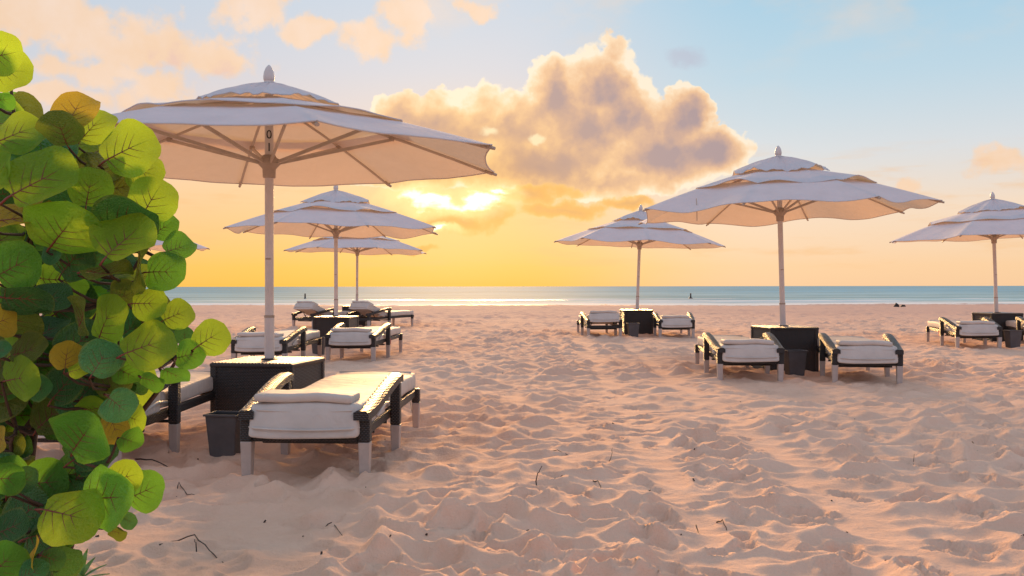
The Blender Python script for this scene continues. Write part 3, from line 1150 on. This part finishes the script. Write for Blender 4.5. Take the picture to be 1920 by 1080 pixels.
# ------------------------------------------------------------------ loungers
def make_lounger(raised=0.0, red=False):
    root = thing('sun_lounger', (0, 0, 0), 0, 'x', 'sun lounger', 'cushioned sun loungers on the sand')
    L = 1.98
    # legs: dark woven upper, pale sleeve below
    for (y, x, zt, zs, wd) in ((0.03, 0.345, 0.355, 0.205, 0.070), (0.84, 0.372, 0.465, 0.185, 0.066), (1.88, 0.335, 0.31, 0.20, 0.060)):
        for sx in (-1, 1):
            mb = MB(); mb.box((sx * x, y, (zt + zs) / 2), (wd, wd, zt - zs))
            lg = mb.build('leg', M['weave'], root, bevel=0.010, seg=3)
            mb = MB(); mb.box((sx * x, y, (zs - 0.10) / 2), (wd * 0.96, wd * 0.96, zs + 0.10), taper=0.72)
            mb.build('leg_sleeve', M['sleeve'], lg, bevel=0.005)
    # frame rails
    for sx in (-1, 1):
        mb = MB()
        mb.bar((sx * 0.315, 0.07, 0.245), (sx * 0.315, L - 0.06, 0.275), 0.042, 0.058)
        mb.build('side_rail', M['weave'], root, bevel=0.008)
    mb = MB(); mb.box((0, 0.03, 0.235), (0.62, 0.05, 0.062)); mb.build('head_rail', M['weave'], root, bevel=0.008)
    mb = MB(); mb.box((0, L - 0.03, 0.275), (0.67, 0.045, 0.055)); mb.build('foot_rail', M['weave'], root, bevel=0.008)
    mb = MB()
    for y in (0.14, 0.55, 0.95):
        mb.tube([(-0.29, y, 0.185), (0.29, y, 0.185)], 0.011, 8)
    for sx in (-1, 1):
        mb.tube([(sx * 0.25, 0.1, 0.195), (sx * 0.25, 1.0, 0.205)], 0.010, 8)
    mb.build('undercarriage', M['frame'], root, smooth=True)
    for sx in (-1, 1):
        mb = MB()
        mb.tube([(sx * 0.335, 0.42, 0.30), (sx * 0.342, 0.52, 0.335), (sx * 0.342, 0.64, 0.35), (sx * 0.335, 0.80, 0.335)], 0.010, 8)
        mb.build('backrest_stay', M['bar'], root, smooth=True)
    # arms: broad woven ribbons, low at the head and high at the middle post
    for sx in (-1, 1):
        path = [(0.335, -0.03, 0.358), (0.345, 0.06, 0.365), (0.352, 0.16, 0.380), (0.36, 0.34, 0.418), (0.367, 0.54, 0.458), (0.372, 0.72, 0.488), (0.373, 0.83, 0.497), (0.373, 0.885, 0.486)]
        vs, fs = [], []
        n = len(path)
        for i, (x, y, z) in enumerate(path):
            a, b = path[max(i - 1, 0)], path[min(i + 1, n - 1)]
            dy, dz = b[1] - a[1], b[2] - a[2]
            l_ = math.hypot(dy, dz)
            ny, nz_ = -dz / l_, dy / l_
            wd = 0.044
            for (cx, ct) in ((-wd, 0.0), (-wd, 0.022), (-wd * 0.55, 0.032), (wd * 0.55, 0.032), (wd, 0.022), (wd, 0.0), (wd, -0.022), (-wd, -0.022)):
                vs.append((sx * x + cx, y + ny * ct, z + nz_ * ct))
        for i in range(n - 1):
            for k in range(8):
                k2 = (k + 1) % 8
                fs.append((i * 8 + k, (i + 1) * 8 + k, (i + 1) * 8 + k2, i * 8 + k2))
        fs.append(tuple(range(8)))
        fs.append(tuple((n - 1) * 8 + k for k in range(7, -1, -1)))
        mb = MB(); mb.add(vs, fs)
        ar = mb.build('arm', M['weave'], root, smooth=True, auto=R(40))
        mb = MB(); mb.box((sx * 0.318, 0.035, 0.345), (0.12, 0.085, 0.055)); mb.build('arm_bracket', M['weave'], ar, bevel=0.012, seg=3)
    # cushions
    rnd = random.Random(4)

    def seat_def(p):
        f = (p.y + 0.60) / 1.2
        p = p.copy()
        p.z += 0.010 * math.cos(p.x * 4.4) - 0.008 * math.sin(f * 7)
        # raised lip at the foot
        if p.z > 0:
            p.z += 0.022 * max(0, (p.y - 0.52) / 0.10) if p.y > 0.52 else 0
        return p

    mb = MB(); mb.rbox((0, 1.36, 0.352), (0.64, 1.24, 0.118), 0.026, (10, 16, 6), seat_def)
    seat = mb.build('seat_cushion', M['cushion'], root, smooth=True)
    mb = MB(); mb.tube([(-0.285, 0.80 + 1.16, 0.424), (-0.1, 0.80 + 1.172, 0.428), (0.1, 0.80 + 1.172, 0.428), (0.285, 0.80 + 1.16, 0.424)], 0.008, 8)
    mb.build('piping', M['cushion'], seat, smooth=True)
    # backrest section, pivots by 'raised'
    piv = Vector((0, 0.74, 0.33))
    rm = Matrix.Rotation(-R(raised), 3, 'X')

    def back_def(p):
        p = p.copy()
        k = max(0.0, (-p.y - 0.12) / 0.27)            # towards the head end
        low = (0.095 - p.z) / 0.19
        if p.z < 0:
            p.z -= 0.050 * k * (1 - (p.x / 0.42) ** 2)  # sagging underside
        p.y -= 0.075 * low * k
        p.z += 0.006 * math.sin(p.x * 9 + 1.0) * k + 0.008 * math.cos(p.x * 4)
        return p

    def tilt(p):
        return piv + rm @ (Vector(p) - piv)

    mb = MB(); mb.rbox((0, 0.38, 0.340), (0.645, 0.74, 0.168), 0.024, (12, 12, 10), back_def)
    mb.v = [tuple(tilt(p)) for p in mb.v]
    bc = mb.build('back_cushion', M['cushion'], root, smooth=True)
    mb = MB()
    for zz, yo in ((0.292, -0.058), (0.392, -0.018)):
        pts = []
        for i in range(15):
            t = -1 + i / 7.0
            xx = 0.318 * t
            edge = 0.03 * max(0, (abs(t) - 0.86) / 0.14) ** 2
            pts.append(tilt((xx, 0.010 + yo + edge + 0.0, zz - 0.012 * (1 - t * t))))
        pts = [tilt((-0.326, 0.28, zz + 0.012))] + pts + [tilt((0.326, 0.28, zz + 0.012))]
        mb.tube(pts, 0.0065, 6)
    mb.build('piping', M['cushion'], bc, smooth=True)

    def pil_def(p):
        p = p.copy()
        p.z += 0.008 * math.cos(p.x * 5) + 0.004 * math.sin(p.x * 17)
        return p
    mb = MB(); mb.rbox((-0.015, 0.125, 0.450), (0.575, 0.25, 0.052), 0.018, (10, 6, 5), pil_def)
    mb.v = [tuple(tilt(p)) for p in mb.v]
    mb.build('head_pillow', M['cushion'], root, smooth=True)
    # backrest frame under the cushion
    mb = MB()
    for sx in (-1, 1):
        mb.bar(tilt((sx * 0.27, 0.10, 0.262)), tilt((sx * 0.27, 0.76, 0.29)), 0.03, 0.03)
    mb.build('backrest_frame', M['weave'], root, bevel=0.004)
    if raised > 5:
        mb = MB()
        for sx in (-1, 1):
            mb.tube([tilt((sx * 0.24, 0.25, 0.27)), (sx * 0.24, 0.42, 0.24)], 0.011, 8)
        mb.build('prop_stay', M['frame'], root, smooth=True)
    if red:
        mb = MB()
        mb.box((0, 0, 0), (0.012, 0.06, 0.11), taper=0.55)
        t_ = mb.build('red_tag', M['red'], root, bevel=0.004)
        t_.location = (red * 0.345, 1.10, 0.215)
        t_['label'] = 'red plastic tag hanging below the side rail'
    return root


flat0 = make_lounger(0.0)
flat_tag = make_lounger(0.0, red=1)
flat_tagl = make_lounger(0.0, red=-1)
raised0 = make_lounger(20.0)
raised_low = make_lounger(8.0)
used = set()


def place_lounger(proto, x, y, rz, label, z=0.0):
    o = proto if id(proto) not in used else copy_tree(proto)
    used.add(id(proto))
    o.location = (x, y, z)
    o.rotation_euler = (0, 0, R(rz))
    o['label'] = label
    return o


place_lounger(flat_tag, -1.195, 5.34, -3.5, 'cream lounger with dark woven arms, beside the bin and the numbered umbrella\'s table')
place_lounger(flat0, -2.66, 5.38, -2, 'cream lounger partly hidden behind the leaves of the bush')
place_lounger(flat0, -3.40, 12.45, -3, 'cream lounger whose head points at the table of the numbered umbrella')
place_lounger(flat_tag, -2.40, 13.75, -6, 'cream lounger with a red tag by its far leg, behind the numbered umbrella')
place_lounger(raised0, -5.55, 24.6, -30, 'cream lounger with raised backrest, the one nearer the bush')
place_lounger(raised0, -4.08, 24.6, -32, 'cream lounger with raised backrest, just in front of the thin pole near the waterline')
place_lounger(flat0, -9.75, 24.9, -4, 'cream lounger almost wholly hidden behind the bush')
place_lounger(raised_low, 1.97, 19.75, 3, 'cream lounger left of the leaning umbrella\'s table with its backrest slightly up')
place_lounger(flat0, 3.47, 19.55, -3, 'cream flat lounger right of the leaning umbrella\'s table')
place_lounger(flat0, 2.74, 10.66, -3, 'cream lounger left of the wavy-edged umbrella\'s table')
place_lounger(flat0, 3.99, 10.42, -11, 'cream lounger right of the wavy-edged umbrella\'s table')
place_lounger(flat_tagl, 8.15, 16.2, -9, 'cream lounger with a red tag under its outer rail, beside a woven table')
place_lounger(flat0, 9.66, 16.45, -12, 'cream lounger mostly outside the picture next to the red-tagged lounger\'s table')


# ------------------------------------------------------------------ sea grape bush
def leaf_mesh(name, mtl, seed):
    rnd = random.Random(seed)
    mb = MB()
    NS, NRr = 30, 5
    fold = rnd.uniform(0.06, 0.24)
    cup = rnd.uniform(-0.12, 0.26)
    ph = rnd.uniform(0, 6)
    wid = rnd.uniform(0.96, 1.14)

    def surf(x, y):
        r2_ = x * x + (y - 0.5) ** 2
        th = math.atan2(y - 0.5, x)
        return fold * abs(x) - cup * r2_ * 1.6 + 0.09 * math.sqrt(r2_) * 2 * r2_ * 3 * math.sin(3 * th + ph) + 0.05 * r2_ * math.sin(5 * th - ph) + 0.02 * math.sin(9 * x + ph) * (y)

    def outline(th):
        r_ = 0.5 * (1 + 0.035 * math.sin(2 * th + ph) + 0.03 * math.sin(3 * th + ph) + 0.012 * math.sin(7 * th + ph * 2) + 0.012 * math.sin(11 * th))
        d = (th + math.pi / 2 + math.pi) % (2 * math.pi) - math.pi     # distance from base direction
        r_ *= 1 - 0.16 * math.exp(-(d / 0.22) ** 2)
        return r_

    vs = [(0, 0.5, surf(0, 0.5))]
    for i in range(1, NRr + 1):
        f = i / NRr
        for k in range(NS):
            th = 2 * math.pi * k / NS
            r_ = outline(th) * f
            x, y = r_ * math.cos(th) * wid, 0.5 + r_ * math.sin(th)
            vs.append((x, y, surf(x, y)))
    fs = [(0, 1 + k, 1 + (k + 1) % NS) for k in range(NS)]
    for i in range(NRr - 1):
        a, b = 1 + i * NS, 1 + (i + 1) * NS
        for k in range(NS):
            k2 = (k + 1) % NS
            fs.append((a + k, b + k, b + k2, a + k2))
    mb.add(vs, fs, 0)
    # veins
    def vein(pts, r0, r1):
        P = [(x, y, surf(x, y)) for x, y in pts]
        n = len(P)
        mb.tube(P, [r0 + (r1 - r0) * i / (n - 1) for i in range(n)], 4, False, 1)
    vein([(0, 0.09), (0, 0.3), (0.006, 0.55), (0, 0.82)], 0.016, 0.002)
    for i, y0 in enumerate((0.11, 0.20, 0.34, 0.50)):
        for sx in (-1, 1):
            ln = (0.36, 0.36, 0.32, 0.22)[i] * rnd.uniform(0.85, 1.1)
            dy = (0.10, 0.22, 0.24, 0.20)[i]
            y1 = y0 + rnd.uniform(-0.02, 0.02)
            vein([(0, y1), (sx * ln * 0.5, y1 + dy * 0.45), (sx * ln, y1 + dy)], 0.0085, 0.0014)
    # petiole
    z0 = surf(0, 0.09)
    mb.tube([(0, 0.12, z0), (0, 0.02, z0 - 0.01), (0.01, -0.10, z0 - 0.05)], [0.013, 0.016, 0.018], 6, True, 1)
    return mb.mesh(name, [mtl, M['vein']], smooth=True)


KINDS = {'l': 'leaf_light', 'm': 'leaf_mid', 'd': 'leaf_shaded', 't': 'leaf_sky_sheen', 'y': 'leaf_yellow', 'o': 'leaf_olive'}
LEAF = {k: [leaf_mesh('leaf', M[v], 100 + 7 * i + ord(k)) for i in range(4)] for k, v in KINDS.items()}

BX, BY = -1.62, 2.95
bush = thing('sea_grape_bush', (BX, BY, 0), 0, 'leafy bush with big round red-veined green leaves', 'bush')

# (x, y, width, height in the photograph, direction of the leaf base, tone, layer)
HERO = [
    (5, 102, 78, 80, 200, 'l', 3), (19, 132, 82, 78, 185, 'l', 2), (7, 186, 40, 30, 180, 'm', 1),
    (142, 206, 90, 82, 265, 'y', 2), (115, 242, 76, 62, 280, 'o', 3), (176, 235, 84, 66, 235, 'l', 1),
    (38, 247, 100, 84, 225, 'l', 2), (243, 277, 108, 92, 222, 'l', 2), (270, 322, 76, 66, 170, 'l', 1),
    (80, 292, 128, 84, 250, 't', 2), (79, 336, 140, 104, 226, 'l', 4), (190, 312, 96, 60, 250, 'o', 2),
    (5, 320, 60, 70, 180, 'l', 4), (168, 350, 78, 78, 265, 'l', 3), (137, 385, 90, 80, 270, 't', 2),
    (284, 374, 92, 92, 235, 'l', 2), (238, 405, 116, 78, 190, 'd', 3), (229, 350, 64, 46, 190, 'o', 1),
    (43, 408, 112, 46, 192, 'y', 3), (118, 432, 138, 64, 215, 'l', 4), (236, 447, 114, 72, 228, 'l', 4),
    (308, 425, 56, 52, 225, 'm', 1), (31, 496, 78, 88, 200, 'm', 4), (337, 463, 58, 34, 215, 'm', 2),
    (310, 509, 80, 66, 176, 'm', 3), (262, 503, 46, 90, 120, 'o', 3), (137, 484, 86, 80, 240, 'd', 2),
    (99, 474, 44, 40, 80, 't', 3), (202, 512, 92, 34, 190, 'o', 4), (178, 468, 54, 56, 260, 't', 2),
    (279, 568, 66, 62, 178, 'l', 3), (333, 588, 60, 54, 205, 'l', 2), (283, 608, 66, 36, 190, 'd', 1),
    (279, 646, 100, 70, 213, 'l', 4), (395, 632, 70, 62, 212, 'l', 3), (346, 628, 38, 36, 270, 't', 2),
    (357, 664, 58, 50, 190, 'm', 3), (328, 702, 54, 38, 142, 'm', 3), (200, 597, 76, 96, 235, 'l', 3),
    (232, 554, 58, 50, 200, 'o', 2), (191, 671, 62, 74, 235, 't', 4), (286, 713, 44, 30, 170, 'm', 3), (240, 700, 60, 44, 150, 'm', 2),
    (36, 708, 72, 84, 190, 'l', 4), (75, 728, 48, 46, 190, 't', 3), (124, 665, 22, 58, 260, 'y', 4),
    (147, 692, 38, 26, 190, 'l', 4), (156, 815, 112, 98, 238, 'm', 4), (223, 760, 66, 50, 150, 't', 4),
    (120, 722, 76, 74, 240, 'd', 2), (3, 823, 28, 46, 180, 'y', 4), (245, 826, 48, 42, 150, 'm', 3),
    (214, 802, 26, 62, 110, 'y', 2), (252, 785, 44, 56, 170, 'l', 1), (205, 932, 114, 122, 182, 'm', 4), (132, 966, 116, 76, 165, 'l', 5),
    (272, 919, 56, 72, 200, 'm', 2), (236, 893, 66, 66, 200, 'l', 3), (13, 896, 46, 62, 180, 'm', 4),
    (47, 898, 50, 48, 220, 'd', 3), (220, 998, 34, 26, 160, 'o', 2), (241, 976, 30, 34, 160, 't', 2),
    (23, 987, 66, 52, 200, 'd', 4), (8, 1052, 60, 74, 220, 'm', 5), (62, 1072, 56, 40, 200, 't', 5),
    (64, 1036, 26, 64, 120, 'y', 5), (98, 1048, 40, 46, 150, 'd', 4), (85, 1000, 92, 50, 190, 'd', 3),
    (54, 956, 90, 80, 220, 'd', 2), (30, 600, 86, 56, 200, 'o', 3), (50, 560, 94, 50, 160, 'd', 4), (95, 560, 80, 60, 200, 'd', 3),
    (4, 600, 30, 56, 190, 'y', 4), (55, 655, 70, 56, 210, 'o', 3), (26, 660, 44, 60, 180, 'l', 2), (155, 590, 60, 80, 220, 'o', 4),
    (4, 655, 34, 30, 190, 't', 4), (150, 640, 90, 74, 240, 'd', 2), (250, 610, 50, 60, 220, 't', 1), (300, 660, 50, 40, 200, 'm', 1),
]
rl = random.Random(77)
leaf_bases = []


def put_leaf(px, py, wpx, hpx, base_deg, kind, d):
    L = max(wpx, hpx) / F * d * 1.02
    ba = R(base_deg + 180)                         # base -> tip direction, in the picture plane
    m_ = Vector((math.cos(ba), 0, math.sin(ba)))
    n_ = Vector((0, -1, 0))
    s_ = m_.cross(n_)
    rot = Matrix((s_, m_, n_)).transposed()        # local x,y,z -> s,m,n
    ratio = min(wpx, hpx) / max(wpx, hpx)
    ang = math.acos(max(0.18, min(1, ratio))) * 0.92
    if hpx <= wpx:
        tl = Matrix.Rotation(ang if rl.random() < 0.25 else -ang, 3, 'X')
    else:
        tl = Matrix.Rotation(ang if rl.random() < 0.5 else -ang, 3, 'Z')
    jit = Euler((rl.uniform(-0.2, 0.2), rl.uniform(-0.2, 0.2), rl.uniform(-0.2, 0.2))).to_matrix()
    rot = jit @ tl @ rot
    me = LEAF[kind][rl.randrange(4)]
    c = at(px, py, d)
    o = link('leaf', me, bush)
    loc = c - rot @ Vector((0, 0.5 * L, 0))
    mat4 = Matrix.Translation(loc - Vector((BX, BY, 0))) @ rot.to_4x4() @ Matrix.Diagonal((L, L, L, 1))
    o.matrix_local = mat4
    leaf_bases.append(mat4 @ Vector((0.01, -0.08, -0.05)))


for (px, py, wpx, hpx, ba, kind, layer) in HERO:
    put_leaf(px, py, wpx, hpx, ba, kind, 2.86 - 0.075 * layer + rl.uniform(-0.02, 0.02))

EDGE = [(60, 20), (140, 40), (180, 60), (215, 170), (260, 225), (330, 250), (400, 250), (470, 265), (540, 270), (600, 290), (660, 310), (720, 250), (780, 205),
        (850, 190), (920, 220), (980, 180), (1040, 100), (1090, 60)]


def edge_x(y):
    for (y0, x0), (y1, x1) in zip(EDGE[:-1], EDGE[1:]):
        if y0 <= y <= y1:
            return x0 + (x1 - x0) * (y - y0) / (y1 - y0)
    return 20


cnt = 0
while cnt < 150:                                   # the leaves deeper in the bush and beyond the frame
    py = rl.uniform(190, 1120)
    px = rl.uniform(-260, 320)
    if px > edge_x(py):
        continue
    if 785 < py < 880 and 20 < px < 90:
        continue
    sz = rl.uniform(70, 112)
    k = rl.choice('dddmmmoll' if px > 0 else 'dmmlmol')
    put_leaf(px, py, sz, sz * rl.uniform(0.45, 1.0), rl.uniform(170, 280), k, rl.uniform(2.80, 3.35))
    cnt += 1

cnt = 0
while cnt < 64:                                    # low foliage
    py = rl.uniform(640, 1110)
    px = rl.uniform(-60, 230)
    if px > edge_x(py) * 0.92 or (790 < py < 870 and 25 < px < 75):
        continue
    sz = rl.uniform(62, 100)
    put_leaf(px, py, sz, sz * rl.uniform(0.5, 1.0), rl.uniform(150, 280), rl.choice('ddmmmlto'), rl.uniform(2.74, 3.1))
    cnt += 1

# branches
root_p = Vector((0, 0, -0.1))
branch_pts = []
for bi, (tx, ty, td) in enumerate([(20, 150, 2.85), (120, 260, 2.86), (230, 330, 2.88), (270, 470, 2.84), (340, 660, 2.84), (235, 720, 2.86), (195, 870, 2.84), (130, 960, 2.8),
                                  (40, 560, 2.95), (30, 800, 2.85), (-150, 250, 2.95), (-260, 520, 3.0), (-150, 850, 2.95), (60, 430, 2.9)]):
    tip = at(tx, ty, td) - Vector((BX, BY, 0))
    root_p = Vector((rl.uniform(-0.22, 0.10), rl.uniform(-0.02, 0.2), -0.1))
    midp = Vector((root_p.x * 0.6 + tip.x * 0.42 + rl.uniform(-0.12, 0.04), tip.y * 0.3 + 0.08 + rl.uniform(-0.05, 0.14), tip.z * rl.uniform(0.42, 0.62)))
    pts = []
    nseg = 14
    for i in range(nseg + 1):
        t = i / nseg
        p = root_p * (1 - t) ** 2 + midp * 2 * t * (1 - t) + tip * t * t
        p = p + Vector((rl.uniform(-1, 1), rl.uniform(-1, 1), rl.uniform(-1, 1))) * 0.012 * (0 < i < nseg)
        pts.append(p)
    mb = MB()
    mb.tube(pts, [0.013 * (1 - i / nseg) ** 0.8 + 0.0045 for i in range(nseg + 1)], 8)
    br = mb
    branch_pts.append((pts, br))
for lb in leaf_bases:
    best = None
    for pts, br in branch_pts:
        for p in pts[4:]:
            dd = (p - lb).length + max(0, p.z - lb.z) * 0.7
            if best is None or dd < best[0]:
                best = (dd, p, br)
    dd, p, br = best
    if dd < 0.55:
        mid_ = (p + lb) / 2 + Vector((rl.uniform(-1, 1), rl.uniform(-1, 1), -1.0)) * 0.10 * (p - lb).length
        br.tube([p, p.lerp(mid_, 0.6), mid_.lerp(lb, 0.4), lb], [0.006, 0.0052, 0.0042, 0.0034], 5, False)
for pts, br in branch_pts:
    br.build('branch', M['bark'], bush, smooth=True)

# seedling by the foot of the bush
g = ground_at(150, 1092)
seed_p = thing('seedling', (g.x, g.y, 0), 0, 'small narrow-leaved seedling sprouting from sand under the bush', 'plant')
for i, (a, ln, up) in enumerate(((0, 0.11, 0.3), (40, 0.10, 0.6), (95, 0.12, 1.4), (150, 0.10, 0.5), (190, 0.09, 0.35), (280, 0.08, 0.8), (75, 0.10, 1.0))):
    mb = MB()
    vs, fs = [], []
    for j in range(6):
        t = j / 5
        wd = 0.011 * math.sin(math.pi * min(1, 0.12 + t * 0.88)) + 0.0008
        rr = ln * t * math.cos(up * (1 - 0.35 * t))
        z = -0.01 + ln * t * math.sin(up * (1 - 0.35 * t)) + 0.02
        for s_ in (-1, 0, 1):
            vs.append((rr, s_ * wd, z + abs(s_) * 0.003))
    for j in range(5):
        for c_ in range(2):
            fs.append((j * 3 + c_, j * 3 + c_ + 1, j * 3 + c_ + 4, j * 3 + c_ + 3))
    mb.add(vs, fs)
    o = mb.build('leaf', M['leaf_sky_sheen'], seed_p, smooth=True)
    o.rotation_euler = (0, 0, R(a))
mb = MB(); mb.tube([(0, 0, -0.04), (0, 0, 0.02)], [0.005, 0.004], 6); mb.build('stem', M['bark'], seed_p)


# ------------------------------------------------------------------ twigs on the sand
def sand_z(x, y):
    return float(sand_height(np.array([x]), np.array([y]))[0])


def twig(pix, rad, label, lift):
    pts = []
    for i, (px, py, dz) in enumerate(pix):
        g_ = ground_at(px, py)
        pts.append(Vector((g_.x, g_.y, sand_z(g_.x, g_.y) + dz)))
    c = pts[0].copy()
    # refine
    fine = []
    for a, b in zip(pts[:-1], pts[1:]):
        for t in (0, 0.33, 0.66):
            fine.append(a.lerp(b, t) - c + Vector((rl.uniform(-1, 1), rl.uniform(-1, 1), rl.uniform(-1, 1))) * 0.004)
    fine.append(pts[-1] - c)
    mb_ = MB()
    n = len(fine)
    mb_.tube(fine, [rad * (1.1 - 0.6 * i / (n - 1)) for i in range(n)], 5)
    o = mb_.build('twig', M['twig'], None, smooth=True)
    o.location = c
    tag(o, label, 'twig', 'dry twigs on the sand')


# upright ones are given by their foot and rise
twig([(1005, 917, -0.02), (1006, 916, 0.04), (1009, 914, 0.08), (1016, 914, 0.115)], 0.0035, 'thin dark twig standing upright in the open sand', 0)
twig([(300, 1018, 0.0), (330, 1008, 0.012), (362, 1012, 0.02), (392, 1026, 0.015), (418, 1042, 0.0)], 0.0035, 'long curved dark twig lying in front of the bush', 0)
twig([(366, 1030, -0.02), (367, 1029, 0.03), (364, 1028, 0.06)], 0.003, 'short twig stuck upright beside the long curved twig', 0)
twig([(252, 862, 0.004), (285, 866, 0.012), (314, 868, 0.004)], 0.005, 'straight dark stick lying by the lounger behind the bush', 0)
twig([(330, 914, 0.0), (334, 906, 0.03), (350, 912, 0.01), (364, 916, 0.0)], 0.003, 'small bent twig between bush and bin', 0)
twig([(1032, 852, 0.0), (1046, 849, 0.012), (1064, 853, 0.0)], 0.003, 'small flat twig behind the upright twig', 0)
twig([(1040, 900, 0.0), (1054, 894, 0.02), (1066, 906, 0.0)], 0.003, 'small hooked twig just right of the upright twig', 0)
twig([(1112, 907, 0.0), (1120, 909, 0.015), (1127, 917, 0.0)], 0.0035, 'tiny curled twig near the vehicle track', 0)
twig([(1142, 868, -0.01), (1146, 864, 0.03), (1148, 858, 0.05)], 0.0025, 'tiny forked twig standing in a sand hollow', 0)
twig([(606, 978, 0.0), (620, 972, 0.012), (641, 1002, 0.0)], 0.003, 'thin arched twig in front of the lounger with the bin', 0)
twig([(1344, 974, 0.0), (1356, 978, 0.012), (1362, 986, 0.0)], 0.003, 'tiny dark twig in the smooth track', 0)
twig([(1304, 985, 0.02), (1307, 992, 0.012), (1312, 1000, 0.0)], 0.003, 'short dark twig beside a smooth hollow', 0)
twig([(1824, 838, 0.015), (1832, 846, 0.0)], 0.004, 'short twig far right of the tracks', 0)
twig([(1712, 866, -0.01), (1714, 858, 0.03)], 0.003, 'tiny twig standing right of the tracks', 0)
twig([(758, 748, 0.06), (766, 758, 0.05), (774, 785, 0.0)], 0.004, 'curved dry twig by the far leg of the lounger with the bin', 0)

# specks of plant debris
mb = MB()
rd = random.Random(5)
for _ in range(70):
    y = 3.4 * math.exp(rd.random() * 1.25)
    x = rd.uniform(-0.5, 0.58) * y
    z = sand_z(x, y)
    s = rd.uniform(0.003, 0.008)
    mb.box((x, y, z + s * 0.3), (s * rd.uniform(1, 3), s, s * 0.8), Euler((rd.random(), rd.random(), rd.random() * 6)).to_matrix())
tag(mb.build('plant_debris', M['twig']), 'tiny dark specks of dry plant debris strewn over the sand', 'debris', None, 'stuff')


# ------------------------------------------------------------------ things by the water
def buoy(px, py, label, cone):
    d = F * (H - SEA_Z) / (py - 537)
    root = thing('buoy', ((px - 960) / F * d, d, SEA_Z), 0, label, 'buoy')
    mb = MB(); mb.lathe([(0.10, -0.25), (0.36, -0.1), (0.40, 0.08), (0.30, 0.2), (0.1, 0.24)] if cone else [(0.10, -0.25), (0.22, -0.1), (0.24, 0.1), (0.16, 0.2)], 14)
    mb.build('float', M['buoy'], root, smooth=True)
    mb = MB(); mb.lathe([(0.16, 0.19), (0.12, 0.6), (0.13, 0.62), (0.13, 0.9), (0.06, 0.98)] if cone else [(0.15, 0.18), (0.14, 0.8), (0.10, 0.95)], 12)
    mb.build('mast', M['buoy'], root, smooth=True)
    root.scale = (0.7, 0.7, 0.75)


buoy(572, 560, 'dark post buoy floating offshore beside the numbered umbrella\'s pole', False)
buoy(1295, 561, 'dark buoy with a broad float offshore right of the leaning umbrella', True)


def rock(px, py, sx, sz, label):
    g_ = at(px, py, 66)
    mb_ = MB()
    rr = random.Random(int(px))
    mb_.rbox((0, 0, 0), (sx, sx * 0.7, sz * 1.6), sz * 0.5, (6, 5, 5), lambda p: p * (1 + 0.25 * math.sin(p.x * 20 + p.z * 15)) + Vector((0.25 * p.z, 0, 0.5 * max(0, p.z) * (1 if p.x < 0 else 0.1))))
    o = mb_.build('shore_rock', M['rock'], None, smooth=True)
    o.location = (g_.x, 66, float(base_level(np.array([66.0]))[0]) + sz * 0.25)
    tag(o, label, 'rock', 'dark rocks at the waterline')


rock(1681, 578, 0.34, 0.17, 'peaked dark rock on sand at the waterline')
rock(1693, 578, 0.30, 0.09, 'low dark rock beside the peaked rock at the waterline')
